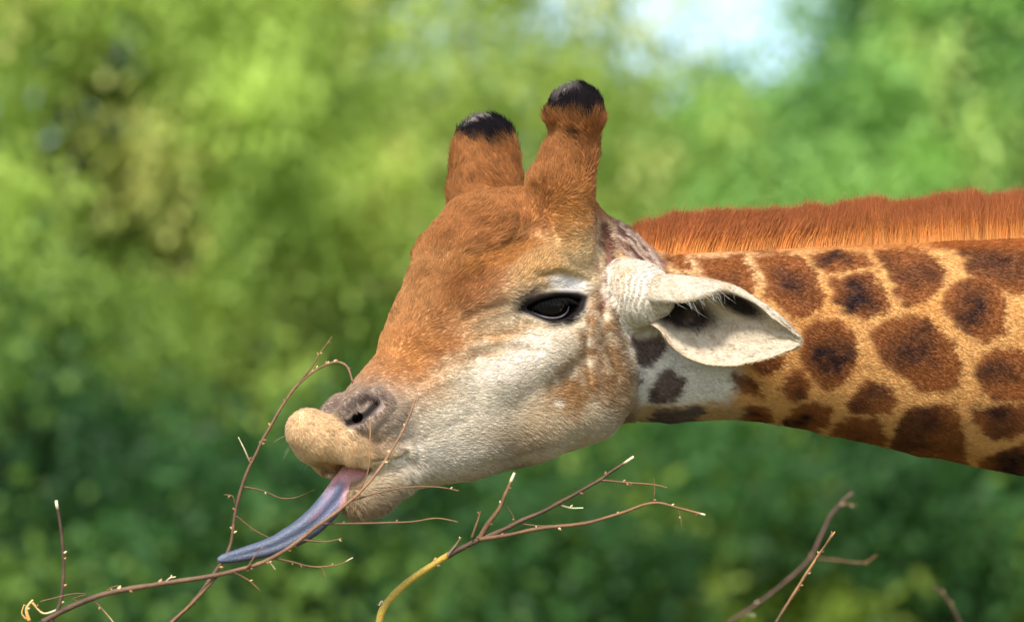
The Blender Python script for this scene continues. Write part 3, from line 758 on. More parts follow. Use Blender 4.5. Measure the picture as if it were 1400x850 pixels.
# -------- tongue
tpx = [(512, 622, 268), (492, 638, 280), (474, 660, 292), (453, 688, 304), (422, 719, 318), (378, 744, 334), (335, 757, 348), (308, 763, 356), (298, 766, 359)]
tp = catmull([pix(*q) for q in tpx], 60); tr = np.interp(np.linspace(0, 1, 60), np.linspace(0, 1, 9), [17, 18, 18, 17.5, 16.5, 13, 9.5, 7, 3])
TV, TF, TCAP = tube(tp, tr, 26, np.full(60, .62), side_dir=np.array([.25, -.35, .9]))
TT = np.vstack([quads_to_tris(TF), TCAP[:, :3]])
ti = np.concatenate([np.repeat(np.arange(60), 26), [0, 59]]) / 59.; ja = np.concatenate([np.tile(np.arange(26), 60), [0, 0]]) / 26. * 2 * np.pi
# groove along the side facing out
gr = np.exp(-((np.angle(np.exp(1j * (ja - .25))) / .35) ** 2)) * smooth(.02, .2, ti) * smooth(1, .7, ti)
ctr = np.vstack([np.repeat(tp, 26, 0), tp[:1], tp[-1:]]); TV = TV + (ctr - TV) * (gr * .38)[:, None]
TV = TV + (TV - ctr) * (.05 * fbm(TV, 10, 3, 2))[:, None]
txy = image_xy(TV); tn = fbm(TV, 14, 12, 2)
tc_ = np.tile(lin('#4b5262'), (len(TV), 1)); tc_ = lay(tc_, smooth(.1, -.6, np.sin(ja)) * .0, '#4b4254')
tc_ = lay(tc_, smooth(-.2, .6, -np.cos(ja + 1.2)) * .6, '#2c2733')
pk = smooth(.47, .33, ti + tn * .05 + .05)
tc_ = lay(tc_, pk, '#d69a98'); tc_ = lay(tc_, ell(txy, 452, 685, 12, 32, 32, .3) * (ti < .6), '#5c5f77'); tc_ = lay(tc_, stroke(txy, [(463, 655), (443, 690), (425, 712)], 1.6, 1.2) * .5, '#9b5a68')
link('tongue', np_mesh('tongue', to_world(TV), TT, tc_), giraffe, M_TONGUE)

# -------- hair
def sample_surface(V, Q, C_, n, weight):
    T = np.vstack([Q[:, [0, 1, 2]], Q[:, [0, 2, 3]]])
    A = np.linalg.norm(np.cross(V[T[:, 1]] - V[T[:, 0]], V[T[:, 2]] - V[T[:, 0]]), axis=1) * weight(V[T].mean(1))
    cs = np.cumsum(A); k = np.searchsorted(cs, rng.random(n) * cs[-1]); k = np.minimum(k, len(T) - 1)
    r1, r2 = np.sqrt(rng.random(n)), rng.random(n); bc = np.stack([1 - r1, r1 * (1 - r2), r1 * r2], -1)[..., None]
    return T[k], bc
GN = vnormals(GV, GQ)
nf = len(V) + 2 * len(EV)
FV, FN, FC = GV[:nf], GN[:nf], GC[:nf]; FQ = GQ[(GQ < nf).all(1)]
# no hair inside mouth, nostril, eye opening
def hair_weight(p):
    w = np.where(p[:, 2] > -30, 1.0, .35) * (p[:, 0] < 1470)
    xy = image_xy(p)
    w = w * (1 - ell(xy, 758, 416, 50, 24, -8, .1)) * (1 - stroke(xy, [(478, 574), (496, 567), (515, 553)], 9, 2))
    a = (p - H0) @ HF; t = (p - H0) @ HT
    w = w * np.where((a > 440) & (t < -22) & (t > -48) & (xy[:, 0] < 505), .05, 1.0)
    w = w * np.where(t > 314, .15, 1) * np.where(a < 220, 1.0, 1.3)
    return w
NH = 420000
idx, bc = sample_surface(FV, FQ, FC, NH, hair_weight)
root = (FV[idx] * bc).sum(1); hn = (FN[idx] * bc).sum(1); hn /= np.linalg.norm(hn, axis=1)[:, None] + 1e-9; hc_ = (FC[idx] * bc).sum(1)
rel = root - H0; ra, rt, rs = rel @ HF, rel @ HT, rel @ NL
rxy = image_xy(root); headm = poly_sd(rxy, border + [(300, 740), (300, 100)]) < 0; sideS = np.sign(rs)
earm = idx[:, 0] >= len(V)
flow = np.tile(np.array([1., .22, 0.]), (NH, 1))
ossm = headm & (rt > 205) & (ra < 110); fh = headm & (rt > 120) & (ra > 110); lipm = headm & (ra > 450) & (rt > -40)
chinm = headm & (ra > 390) & (rt < -50); jawm = headm & (rt < -60) & (ra < 390)
hw = lambda w: (np.clip(w, 0, 1) * headm)[:, None]
hfl = np.tile(-HF - .35 * HT, (NH, 1))
def toward(f, w, d): return f + (d - f) * hw(w)
hfl = toward(hfl, smooth(-30, -90, rt), -HF - .8 * HT)
hfl = toward(hfl, smooth(60, 170, rt) * smooth(40, 150, ra), -HF * .6 + HT * .5)
hfl = toward(hfl, smooth(160, 225, rt) * smooth(150, 90, ra), HT + .15 * NL)
hfl = toward(hfl, smooth(410, 470, ra) * smooth(-60, -30, rt), -HF * .25 - HT * .8)
hfl = toward(hfl, smooth(380, 420, ra) * smooth(-40, -60, rt), -HF * .5 - HT * .9)
flow = np.where(headm[:, None], hfl, flow)
flow[earm] = np.array([1., .35, .1])
turb = np.stack([fbm(root, 38, 201, 2), fbm(root, 38, 211, 2), fbm(root, 38, 221, 2)], -1)
amt = np.where(headm, .5 + .45 * smooth(60, 170, rt), .3)[:, None]
flow = flow + turb * amt + rng.normal(0, .16, (NH, 3))
flow -= hn * (flow * hn).sum(1)[:, None]; flow /= np.linalg.norm(flow, axis=1)[:, None] + 1e-9
W0 = lambda w: np.clip(w, 0, 1) * headm
w_f = W0(smooth(60, 170, rt) * smooth(40, 150, ra)); w_o = W0(smooth(160, 225, rt) * smooth(150, 90, ra)); w_j = W0(smooth(-30, -90, rt)); w_l = W0(smooth(410, 470, ra) * smooth(-60, -30, rt)); w_c = W0(smooth(380, 420, ra) * smooth(-40, -60, rt))
ln = np.where(headm, 7.0, 5.5); lift = np.full(NH, .30)
for w_, l_, f_ in ((w_j, 9.5, .42), (w_f, 10, .42), (w_o, 12, .5), (W0(smooth(262, 280, rt)), 14, .5), (w_l, 6, .45), (w_c, 12, .55)):
    ln = ln + (l_ - ln) * w_; lift = lift + (f_ - lift) * w_
ln[earm] = 5.5; lift[earm] = .18
ln = ln * rng.uniform(.6, 1.25, NH); lift = lift * rng.uniform(.5, 1.5, NH)
tt = np.array([0, .35, .7, 1.0])
pts = root[:, None] + flow[:, None] * (ln[:, None] * tt)[..., None] + hn[:, None] * (ln[:, None] * (lift[:, None] * (tt - .45 * tt ** 2)))[..., None] - hn[:, None] * .4
clump = 1 + np.where(headm, .09, .15) * noise(root, 5.0, 300) + .10 * rng.normal(0, 1, NH) + .14 * np.where(headm, smooth(40, 140, rt), 0) * noise(root, 9.0, 305)
whisk = lipm & (rng.random(NH) < .045) & (ell(rxy, 455, 588, 36, 12, 25, .5) > rng.random(NH))
hc_ = hc_ * np.clip(clump, .45, 1.6)[:, None]; hc_[whisk] = lin('#3a2a22')
hcol = hc_[:, None] * np.array([.93, .99, 1.03, 1.07])[None, :, None]
hrad = np.array([.36, .34, .24, .07])[None] * rng.uniform(.8, 1.25, NH)[:, None] / PPM
hair_object('short_coat', to_world(pts), np.repeat(hrad, 1, 0) if hrad.shape[0] == NH else hrad, hcol, giraffe, M_FUR)

# mane
NM = 115000
mu = np.where(rng.random(NM) < .74, rng.uniform(868, 1500, NM), rng.uniform(1500, 2450, NM)); ms = rng.normal(0, 9, NM).clip(-20, 20)
mtop = N_TOP(mu)
tl = np.interp(mu, [866, 880, 910, 960, 1100, 1250, 1330, 1400, 1500], [34, 52, 60, 60, 62, 64, 68, 68, 68])
tuft = noise(np.stack([mu, mu * 0, ms * .6], -1), 26, 400) * .07 + noise(np.stack([mu, mu * 0, ms], -1), 9, 410) * .05
ml = tl * (1 + tuft) * rng.uniform(.80, 1.06, NM) * np.where(rng.random(NM) < .04, 1.14, 1) * (1 - .012 * np.abs(ms))
lean = .16 + .22 * noise(np.stack([mu, mu * 0, mu * 0], -1), 60, 420) + .10 * rng.normal(0, 1, NM) + np.interp(mu, [868, 900, 940], [-.55, -.15, 0.])
tt = np.linspace(0, 1, 6)
mp = np.zeros((NM, 6, 3))
mp[..., 0] = mu[:, None] + ml[:, None] * lean[:, None] * tt ** 1.7 + (rng.normal(0, 1.2, (NM, 1)) * tt)
mp[..., 1] = (mtop + 4 + .02 * ms ** 2 + rng.normal(0, 2.2, NM) + 3 * noise(np.stack([mu, mu * 0, ms], -1), 7, 450))[:, None] - ml[:, None] * tt * (1 - .12 * np.abs(lean[:, None]) * tt) * 1.04
mp[..., 2] = (ms - 6)[:, None] * (1 + .1 * tt) + (rng.normal(0, 2.0, (NM, 1)) + 4 * noise(np.stack([mu, mu * 0, ms], -1), 30, 430)[:, None]) * tt
mp[:, :, 1] = np.maximum(mp[:, :, 1], 0)
lo_, hi_, tp_ = lin('#e6ac66'), lin('#d4904c'), lin('#a3623f')
mc = np.where(tt[None, :, None] < .55, lo_ + (hi_ - lo_) * (tt[None, :, None] / .55), hi_ + (tp_ - hi_) * ((tt[None, :, None] - .55) / .45))
mc = mc * np.clip(1 + .18 * rng.normal(0, 1, (NM, 1, 1)) + .12 * noise(np.stack([mu, mu * 0, ms], -1), 11, 440)[:, None, None], .4, 1.8)
mc = mc * 1.12
mr = np.array([.5, .48, .44, .36, .24, .07])[None] * rng.uniform(.7, 1.2, (NM, 1)) / PPM
hair_object('mane', to_world(mp), mr, mc, giraffe, M_FUR)
# eyelashes and ear tufts
def lash_set():
    P_, R_, K_ = [], [], []
    tt = np.linspace(0, 1, 5)
    for k in range(150):
        q = rng.uniform(-38, 40); h = 7.5 * (1 - (q / 47) ** 2)
        b0 = EC + ex * q * .92 - ey * (h * .95 + 0.5) + EN * (math.sqrt(max(BALL ** 2 - (q * .9) ** 2 - h * h, 30)) + 3)
        d = EN * .75 + ey * .45 + ex * (q / 60 + rng.normal(0, .12)); d /= np.linalg.norm(d); l = rng.uniform(9, 17)
        P_.append(b0 + np.outer(tt * l, d) - np.outer(tt ** 2 * l * .25, ey) * 0 + np.outer(tt ** 2 * l * .35, ey)); R_.append(np.array([.5, .45, .4, .3, .1])); K_.append(np.tile(lin('#15100e'), (5, 1)))
    return np.array(P_), np.array(R_) / PPM, np.array(K_)
lp, lr, lk = lash_set()
hair_object('eyelashes', to_world(np.vstack([lp, mirror(lp)])), np.vstack([lr, lr]), np.vstack([lk, lk]), giraffe, M_FUR)
P_, K_ = [], []
tt = np.linspace(0, 1, 5)
for k in range(46):
    f = rng.random(); a_ = int((.12 + f * .5) * (NU - 1)); lip = front[a_, 0 if rng.random() < .7 else int(rng.integers(0, 4))]
    d = np.array([.55 + rng.normal(0, .3), .75 + rng.normal(0, .25), -.12 + rng.normal(0, .25)]); l = rng.uniform(8, 26) * (.6 + .5 * (1 - f))
    P_.append(lip + np.outer(tt * l, d) + np.outer(tt ** 2 * l * .25, [rng.normal(0, .5), .1, -.4])); K_.append(np.tile(lin('#efe9df') * rng.uniform(.75, 1), (5, 1)))
P_ = np.array(P_); K_ = np.array(K_)
hair_object('ear_tufts', to_world(np.vstack([P_, mirror(P_)])), np.tile(np.array([.2, .19, .17, .12, .05]) / PPM, (len(P_) * 2, 1)), np.vstack([K_, K_]), giraffe, M_FUR)

P_, K_ = [], []
for k in range(24):
    px_, py_ = rng.uniform(405, 520), 0; py_ = np.interp(px_, [405, 470, 520], [592, 606, 622]) + rng.normal(0, 10)
    b0 = fld.hit(px_, py_); nn_ = fld.normal(b0, 5) if fld.sample(b0) < 1 else NL
    d = nn_ * .8 + np.array([-.2, .55, .1]) + rng.normal(0, .2, 3); l = rng.uniform(6, 16)
    P_.append(b0 + np.outer(tt * l, d) + np.outer(tt ** 2 * l * .3, [0, 1, 0])); K_.append(np.tile(lin('#cbb79a') * rng.uniform(.25, 1), (5, 1)))
P_ = np.array(P_); K_ = np.array(K_)
hair_object('whiskers', to_world(np.vstack([P_, mirror(P_)])), np.tile(np.array([.22, .2, .17, .12, .05]) / PPM, (len(P_) * 2, 1)), np.vstack([K_, K_]), giraffe, M_FUR)

# ------------------------------------------------------------------ bare browse branches
BARK, TIPC, PEEL, CUT = '#54402e', '#876440', '#b8993f', '#e8dab0'
def stick(name, pts, r0, r1, parent, c0=BARK, c1=None, cut=False, n=None, buds=0, peel=None):
    """pts: (x, y, w) photo pixels with depth; radii in photo pixels"""
    pp = np.array([pix(*q) for q in pts]); n = n or max(8, 6 * len(pp)); path = catmull(pp, n)
    path = path + .9 * np.stack([noise(path, 17, s) for s in (1, 2, 3)], -1) * np.linspace(0, 1, n)[:, None]
    f = np.linspace(0, 1, n); rad = r0 + (r1 - r0) * f
    rad = rad * (1 + .16 * noise(path, 8, 4) + .1 * noise(path, 22, 5))
    rad = rad * .88
    Vv, Ff = tube_tris(path, rad, 7)
    fi = np.concatenate([np.repeat(f, 7), [0, 1]])
    col = lin(c0) + (lin(c1 or c0) - lin(c0)) * fi[:, None]
    col = col * (1 + .25 * noise(Vv, 9, 8) + .2 * noise(Vv, 30, 9))[:, None]
    if cut: col = lay(col, smooth(1 - 9 / max(20, np.linalg.norm(np.diff(path, axis=0), axis=1).sum()) * 1.6, 1 - 9 / max(20, np.linalg.norm(np.diff(path, axis=0), axis=1).sum()), fi), CUT)
    if peel is not None:
        x = image_xy(Vv); col = lay(col, inpoly(x + 3 * np.stack([noise(Vv, 7, 1)] * 2, -1), peel, 2), PEEL)
    VV, FF, CC = [Vv], [Ff], [col]; o = len(Vv)
    for k in range(buds):
        i = int(random.uniform(.12, .97) * (n - 1)); tg = path[min(i + 1, n - 1)] - path[i]; tg /= np.linalg.norm(tg) + 1e-9
        d = np.cross(tg, np.array([0, 0, 1.])) * random.choice((-1, 1)) + tg * .7 + np.array([0, 0, random.uniform(-.4, .4)]); d /= np.linalg.norm(d)
        l = random.uniform(2.2, 4.5) + rad[i]
        bv, bf = tube_tris(np.array([path[i], path[i] + d * l * .55, path[i] + d * l]), [rad[i] * .7, rad[i] * .6 + .5, .25], 6)
        VV.append(bv); FF.append(bf + o); CC.append(np.tile(lin(random.choice(('#b98a5c', '#8d5f45', '#d9b98a'))), (len(bv), 1))); o += len(bv)
    return link(name, np_mesh(name, to_world(np.vstack(VV)), np.vstack(FF), np.vstack(CC)), parent, M_LEAFBARK)
def branch(label, stem, r0, r1, twigs, buds=10, root_x=None, ground_r=None, c1=None, cut=False, peel=None, name='bare_branch'):
    x0, y0, w0 = stem[0]; gx_ = root_x if root_x is not None else x0
    gp = ground_px(gx_, w0); k = 1 - gp[2] / DPX; gxy = (700 + (gp[0] - 700) / k, 425 + (gp[1] - 425) / k + 20, w0)
    lower = [gxy, (gx_ + (x0 - gx_) * .12, gxy[1] * .55 + y0 * .45, w0), (gx_ + (x0 - gx_) * .45, gxy[1] * .2 + y0 * .8, w0)]
    base = thing(name, label, 'branch', to_world(gp), 'bare browse branches in front of the giraffe')
    full = lower + list(stem)
    st = stick('stem', [stem[0]] + list(stem[1:]), r0, r1, base, BARK, c1 or BARK, cut, n=max(40, 9 * len(stem)), buds=buds, peel=peel)
    stick('lower_stem', lower + [stem[0]], ground_r or r0 * 2.2, r0, base, BARK, BARK, n=40)
    for tw in twigs:
        pts, ra_, rb_ = tw[:3]; opt = tw[3] if len(tw) > 3 else {}
        stick('twig', pts, ra_, rb_, base, opt.get('c0', '#624830'), opt.get('c1', TIPC), opt.get('cut', False), buds=opt.get('buds', 1), peel=opt.get('peel'))
    return base
W1 = 372.
def Z(pts, w): return [(x, y, w) for x, y in pts]
branch('thin brown branch arching from below the tongue across the giraffe chin', 
       [(58, 850, 385), (100, 828, 385), (150, 810, 384), (225, 797, 384), (300, 785, 384), (360, 768, 386), (400, 745, 388), (438, 716, 388), (470, 692, 384), (500, 664, 376), (530, 625, 366), (552, 585, 356), (568, 545, 350)],
       4.6, 1.4, [
        (Z([(300, 785), (290, 795), (262, 825), (232, 852)], 380), 2.2, 1.8, {}),
        (Z([(145, 812), (150, 804), (162, 800)], 385), 1.6, .6, {}), (Z([(225, 797), (232, 790), (240, 788)], 385), 1.8, .7, {'c1': CUT}),
        (Z([(438, 716), (500, 715), (560, 713), (598, 708), (626, 714)], 380), 1.7, .8, {'buds': 2}),
        (Z([(480, 684), (540, 668), (590, 665), (627, 670)], 372), 1.6, .8, {}),
        (Z([(372, 762), (400, 768), (430, 775), (460, 772), (482, 762)], 386), 1.8, .7, {'cut': True, 'buds': 3}),
        (Z([(438, 775), (443, 782), (444, 790)], 386), 1., .5, {}), (Z([(320, 782), (340, 793), (355, 806)], 386), 1.6, .6, {}),
        (Z([(410, 737), (440, 740), (468, 736)], 388), 1.5, .6, {}), (Z([(338, 776), (352, 755), (362, 748)], 390), 1.4, .5, {}),
        (Z([(490, 674), (504, 640), (506, 600), (505, 570)], 374), 1.3, .8, {'c1': '#b98a5c'}),
        (Z([(365, 765), (372, 772), (376, 778)], 389), 1.2, .5, {'c1': CUT}), (Z([(130, 822), (145, 838), (155, 851)], 384), 1.4, .8, {'c1': '#c9a877'}),
        (Z([(110, 824), (100, 818), (118, 812), (95, 812), (55, 822)], 383), 1.2, .6, {}),
       ], buds=14, root_x=-160, c1='#96704f')
branch('long dark stem bowing over into a hook beside the giraffe nose',
       [(232, 852, 250), (262, 825, 250), (292, 785, 250), (314, 748, 250), (322, 700, 250), (334, 655, 250), (350, 620, 250), (374, 575, 250), (402, 532, 250), (430, 507, 250), (458, 495, 252), (474, 500, 254), (483, 522, 256)],
       3.4, 1.4, [
        (Z([(404, 530), (425, 503), (436, 485), (454, 460)], 250), 1.8, .6, {'buds': 3}),
        (Z([(342, 632), (334, 614), (326, 597)], 250), 1.5, .7, {'c1': CUT}),
        (Z([(332, 665), (360, 671), (385, 681), (410, 678), (432, 668)], 250), 1.4, .5, {'buds': 2}),
        (Z([(323, 705), (345, 722), (370, 737)], 250), 1.3, .7, {}), (Z([(321, 688), (318, 678), (306, 676)], 250), 1.2, .4, {}),
       ], buds=16, root_x=120, c1='#866446')
branch('short upright brown shoot with a pale cut tip standing apart',
       [(70, 850, 330), (82, 825, 330), (87, 790, 330), (86, 750, 330), (82, 715, 330), (77, 684, 330)], 3.0, 2.2,
       [(Z([(40, 848), (36, 832), (45, 820)], 328), 3.2, 1.5, {'c0': '#c98f45', 'c1': '#e6c27a'}), (Z([(80, 832), (60, 838), (44, 824)], 328), 1.5, 1.8, {'c0': '#e0cfae', 'c1': '#d9a55c'}), (Z([(36, 846), (30, 838), (33, 826)], 328), 1.6, .6, {'c0': '#b07a3c', 'c1': '#e6c27a'})],
       buds=5, root_x=20, cut=True)
PE = [(500, 860), (505, 820), (560, 770), (612, 752), (612, 772), (570, 800), (540, 830), (540, 860)]
branch('forked brown branch with a peeled yellow lower end under the jaw',
       [(518, 852, 210), (526, 828, 210), (552, 800, 210), (585, 776, 210), (620, 755, 210), (655, 737, 210), (680, 728, 208), (712, 712, 206), (750, 695, 204), (790, 673, 202), (825, 652, 200), (866, 624, 198)],
       6.2, 2.2, [
        (Z([(655, 737), (690, 732), (740, 722), (800, 715), (850, 701), (893, 687), (930, 695), (964, 704)], 214), 3.8, 1.6, {'cut': True, 'buds': 5}),
        (Z([(655, 737), (668, 715), (682, 696), (692, 672), (704, 646)], 212), 4.4, 2.2, {'cut': True, 'buds': 3}),
        (Z([(645, 735), (652, 715), (657, 698)], 216), 2.2, 1.0, {}), (Z([(612, 759), (622, 746), (630, 734)], 214), 2.4, 1.0, {'c0': '#8b7468'}),
        (Z([(822, 656), (860, 660), (890, 662), (913, 667)], 200), 1.8, 1.0, {'buds': 3}), (Z([(893, 687), (895, 670), (894, 655)], 214), 1.1, .6, {}),
        (Z([(925, 693), (930, 705), (932, 720)], 214), 1.2, .4, {}), (Z([(765, 690), (780, 694), (797, 694)], 202), 2.0, 1.2, {'c1': '#cfe0b0'}),
        (Z([(715, 716), (740, 719), (762, 718)], 205), 1.4, .6, {}), (Z([(692, 690), (700, 702), (706, 716)], 206), .8, .5, {}),
        (Z([(526, 828), (522, 822), (518, 828)], 211), 2.6, .9, {'c0': PEEL, 'c1': '#e9dfc0'})],
       buds=6, root_x=470, cut=True, peel=PE)
branch('slim straight reddish shoot leaning up below the neck',
       [(1060, 852, 120), (1085, 812, 120), (1105, 780, 120), (1125, 750, 120), (1142, 726, 120)], 3.0, 1.3,
       [(Z([(1116, 765), (1128, 745), (1137, 729)], 123), 1.3, .8, {})], buds=6, root_x=1010, c1='#c08a55')
branch('blurred purplish branch curving up behind the straight reddish shoot',
       [(995, 852, -1600), (1040, 822, -1600), (1080, 790, -1600), (1106, 765, -1600), (1122, 735, -1600), (1136, 705, -1600), (1150, 688, -1600), (1166, 673, -1600)], 4.2, 2.2,
       [(Z([(1108, 762), (1140, 765), (1180, 769), (1198, 758)], -1600), 2.4, 1.2, {}), (Z([(1148, 690), (1160, 689), (1172, 691)], -1600), 2.0, 1., {}), (Z([(1010, 842), (1022, 839), (1032, 840)], -1600), 2, 1, {'c1': '#9fb08a'})],
       buds=3, root_x=900, c1='#73544a')
branch('faint blurred brown shoot alone low down behind the neck',
       [(1315, 856, -2300), (1303, 832, -2300), (1290, 812, -2300), (1276, 800, -2300)], 3.6, 2.0, [], buds=2, root_x=1350)

# ------------------------------------------------------------------ trees
def leaf_material(name, trans):
    m, t, b = new_mat(name)
    at = t.nodes.new('ShaderNodeAttribute'); at.attribute_name = 'col'
    t.links.new(at.outputs['Color'], b.inputs['Base Color']); b.inputs['Roughness'].default_value = .55; b.inputs['Specular IOR Level'].default_value = .3
    tr_ = t.nodes.new('ShaderNodeBsdfTranslucent'); sc_ = t.nodes.new('ShaderNodeVectorMath'); sc_.operation = 'MULTIPLY'; sc_.inputs[1].default_value = (1.2, 1.25, .5)
    t.links.new(at.outputs['Color'], sc_.inputs[0]); t.links.new(sc_.outputs['Vector'], tr_.inputs['Color'])
    mx = t.nodes.new('ShaderNodeMixShader'); mx.inputs[0].default_value = trans; out = t.nodes['Material Output']
    t.links.new(b.outputs['BSDF'], mx.inputs[1]); t.links.new(tr_.outputs['BSDF'], mx.inputs[2]); t.links.new(mx.outputs['Shader'], out.inputs['Surface'])
    return m
M_LEAF = leaf_material('leaf', .35)
M_TRUNK = coat_material('tree_bark', .9, .3, .8, 18, .2)
def tree(label, x, dist, top, radius, bottom, nclump, nleaf, cols, droop=.5, leaf=(.15, .035), name='leafy_tree', seed=0, trunk_r=.11, spread=.34, group=None):
    """x: photo column of its trunk; dist metres from the camera; top/bottom of the crown in metres above ground"""
    g = np.random.default_rng(seed); X = (x - 700) / DPX * dist; base = np.array([X, dist, 0.])
    root_ = thing(name, label, 'shrub' if name == 'leafy_shrub' else 'tree', base, group)
    H = top - bottom; ctr = base + np.array([0, 0, bottom + H * .5])
    # clump centres: biased to the outside of the crown, uneven
    d = g.normal(size=(nclump, 3)); d /= np.linalg.norm(d, axis=1)[:, None]; rr = g.uniform(.25, 1, nclump) ** .5
    lump = 1 + .3 * noise(d * 2 + seed, 1.0, seed)
    cc = ctr + d * (rr * lump)[:, None] * np.array([radius, radius, H * .5])
    # trunk and limbs
    VV, FF, o = [], [], 0
    n = 14; z = np.linspace(-.15, bottom + H * .8, n); path = np.stack([X + .10 * np.sin(z * 1.3 + seed), dist + .1 * np.cos(z * 1.1 + seed), z], -1)
    v, f = tube_tris(path, trunk_r * (1 - .8 * np.linspace(0, 1, n)) , 9); VV.append(v); FF.append(f); o += len(v)
    for k in g.choice(nclump, min(nclump, 26), replace=False):
        tip = cc[k]; zi = np.clip((tip[2] - .8 * np.hypot(tip[0] - X, tip[1] - dist)), bottom * .5, bottom + H * .7); s0 = np.array([np.interp(zi, z, path[:, 0]), np.interp(zi, z, path[:, 1]), zi])
        mid_ = (s0 + tip) / 2 + np.array([0, 0, .18]); pth = catmull([s0, mid_, tip], 8)
        v, f = tube_tris(pth, trunk_r * np.linspace(.32, .06, 8), 6); VV.append(v); FF.append(f + o); o += len(v)
    tv = np.vstack(VV)
    link('trunk', np_mesh('trunk', tv, np.vstack(FF), lin('#7a6a58') * (1 + .3 * noise(tv, .3, seed))[:, None]), root_, M_TRUNK)
    # leaves, in sprays around every clump centre
    k = g.integers(0, nclump, nleaf); off = g.normal(size=(nleaf, 3)) * (spread * g.uniform(.5, 1.4, nclump)[k])[:, None] * np.array([1, 1, .8]); off[:, 2] -= droop * np.abs(g.normal(size=nleaf)) * .45
    p = cc[k] + off
    ax = off / (np.linalg.norm(off, axis=1)[:, None] + 1e-6) * .5 + g.normal(size=(nleaf, 3)) * .55; ax[:, 2] -= droop; ax /= np.linalg.norm(ax, axis=1)[:, None]
    sd_ = np.cross(ax, g.normal(size=(nleaf, 3))); sd_ /= np.linalg.norm(sd_, axis=1)[:, None] + 1e-9
    ll = leaf[0] * g.uniform(.6, 1.3, nleaf)[:, None]; lw = leaf[1] * g.uniform(.7, 1.3, nleaf)[:, None]
    nrm_ = np.cross(ax, sd_)
    lv = np.stack([p, p + ax * ll * .45 + sd_ * lw, p + ax * ll - nrm_ * ll * .15, p + ax * ll * .45 - sd_ * lw], 1).reshape(-1, 3)
    lf = (np.arange(nleaf) * 4)[:, None] + np.array([[0, 1, 2, 3]])
    tone = np.clip(.5 + .8 * noise(cc, 1.2, seed + 50) + g.normal(0, .22, nclump), 0, 1)[k] * .85 + g.random(nleaf) * .15
    c0, c1 = lin(cols[0]), lin(cols[1]); lc = c0 + (c1 - c0) * tone[:, None]
    if len(cols) > 2: lc = np.where((g.random(nclump)[k] < .16)[:, None], lin(cols[2]) * (.7 + .5 * g.random((nleaf, 1))), lc)
    link('crown', np_mesh('crown', lv, lf, np.repeat(lc, 4, 0), False), root_, M_LEAF)
    return root_
YG, MG, DG = ('#7f9640', '#cadc70', '#e2e692'), ('#487a3c', '#a0ca68', '#c0d878'), ('#23441f', '#4a7638', '#74943f')
TG = 'blurred trees behind the giraffe'
LF = (.12, .032)
tree('tall yellow-green tree blurred behind the forehead, sky glinting through its top', 430, 52, 11.8, 2.9, 4.0, 230, 60000, YG, .8, LF, seed=1, group=TG, spread=.24)
tree('yellow-green tree with a pale trunk blurred behind the pair of horns', 620, 58, 11.0, 2.3, 4.0, 90, 20000, YG, .7, LF, seed=2, group=TG, spread=.24, trunk_r=.16)
tree('bright olive tree blurred in the upper corner above the hooked stem', 90, 48, 11.4, 2.9, 3.4, 300, 88000, ('#6e8a3a', '#bcd462', '#d4d478'), .8, LF, seed=3, group=TG, spread=.24)
tree('mid-green tree blurred above the mane, open sky over its crown', 1010, 56, 9.4, 2.6, 2.8, 280, 84000, MG, .6, LF, seed=4, group=TG, spread=.24)
tree('green tree blurred above the shoulder end of the mane', 1400, 50, 11.0, 2.7, 3.0, 320, 100000, MG, .7, LF, seed=5, group=TG, spread=.24)
tree('darker tree blurred behind the poll and ear', 810, 63, 10.6, 2.2, 2.8, 100, 28000, MG, .6, LF, seed=6, group=TG, spread=.24)
SG = 'dark shrubs low behind the giraffe'
LS = (.13, .042)
tree('dark green shrub blurred behind the tongue and hooked stem', 330, 43, 5.2, 2.4, .2, 260, 66000, DG, .4, LS, 'leafy_shrub', 11, .05, group=SG, spread=.26)
tree('dark green shrub blurred behind the upright cut shoot', 0, 45, 5.6, 2.6, .2, 260, 66000, DG, .4, LS, 'leafy_shrub', 12, .05, group=SG, spread=.26)
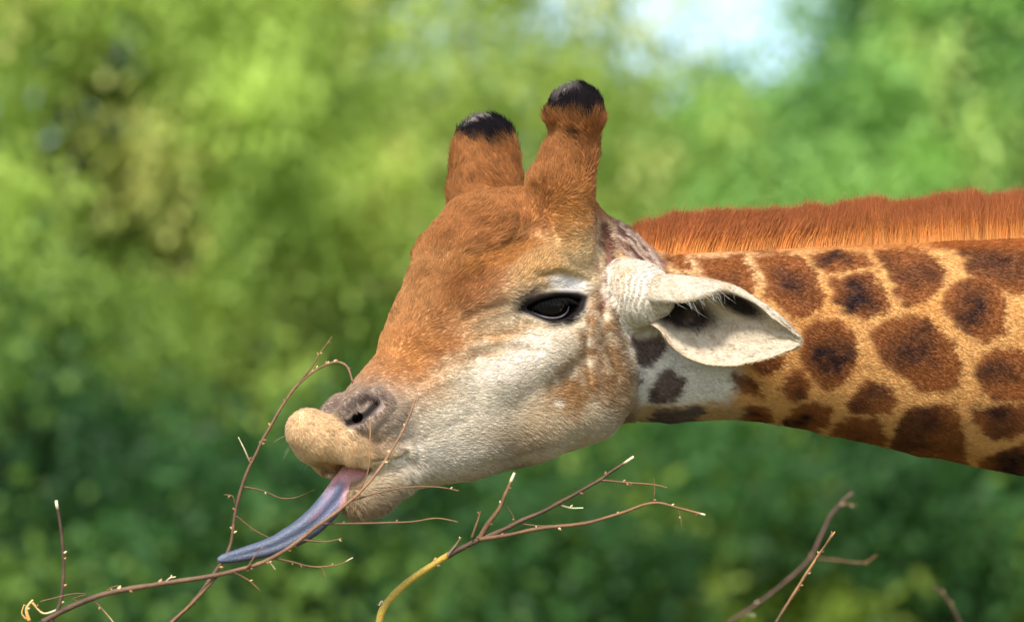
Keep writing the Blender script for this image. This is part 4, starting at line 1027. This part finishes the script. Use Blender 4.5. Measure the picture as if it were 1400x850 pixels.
tree('dark green shrub blurred under the giraffe jaw behind the forked branch', 740, 44, 5.4, 2.6, .2, 260, 66000, DG, .4, LS, 'leafy_shrub', 13, .05, group=SG, spread=.26)
tree('dark green shrub with yellower sprays blurred under the neck', 1200, 43, 5.4, 2.6, .2, 260, 66000, ('#23441f', '#4a7636', '#8ca23c'), .4, LS, 'leafy_shrub', 14, .05, group=SG, spread=.26)

# the row goes on to both sides of the frame: copies of these trees and shrubs
def copy_tree(o, x, dist, turn, size, label):
    c = o.copy(); C.objects.link(c); c['label'] = label
    c.location = ((x - 700) / DPX * dist, dist, 0); c.rotation_euler = (0, 0, turn); c.scale = (size,) * 3
    for ch in o.children:
        k = ch.copy(); C.objects.link(k); k.parent = c; k.matrix_parent_inverse = ch.matrix_parent_inverse.copy()
row = [o for o in scene.objects if o.parent is None and o.type == 'EMPTY' and o.get('group') == TG]
low_row = [o for o in scene.objects if o.parent is None and o.type == 'EMPTY' and o.get('group') == SG]
for src, x, dist, turn, size, lab in (
        (row[4], -420, 50, 1.1, 1.0, 'green tree further along the row, next past the bright olive tree'),
        (row[0], -900, 54, 2.3, 1.05, 'yellow-green tree further along the row, second past the bright olive tree'),
        (row[3], -1400, 52, 4.0, 1.1, 'green tree at the end of the row past the olive tree'),
        (row[2], 1900, 51, 2.0, 1.0, 'olive tree further along the row behind the giraffe shoulders'),
        (row[4], 2350, 53, 3.1, 1.05, 'green tree further along the row behind the giraffe trunk'),
        (row[0], 2850, 54, 5.0, 1.0, 'yellow-green tree at the end of the row behind the giraffe rump'),
        (low_row[0], -420, 44, 2.0, 1.1, 'dark shrub further along the row, next past the upright cut shoot'),
        (low_row[2], -900, 45, 1.0, 1.1, 'dark shrub at the end of the row past the upright cut shoot'),
        (low_row[1], 1700, 44, 3.5, 1.1, 'dark shrub further along the row behind the giraffe chest'),
        (low_row[3], 2200, 45, 4.4, 1.1, 'dark shrub at the end of the row behind the giraffe belly')):
    copy_tree(src, x, dist, turn, size, lab)
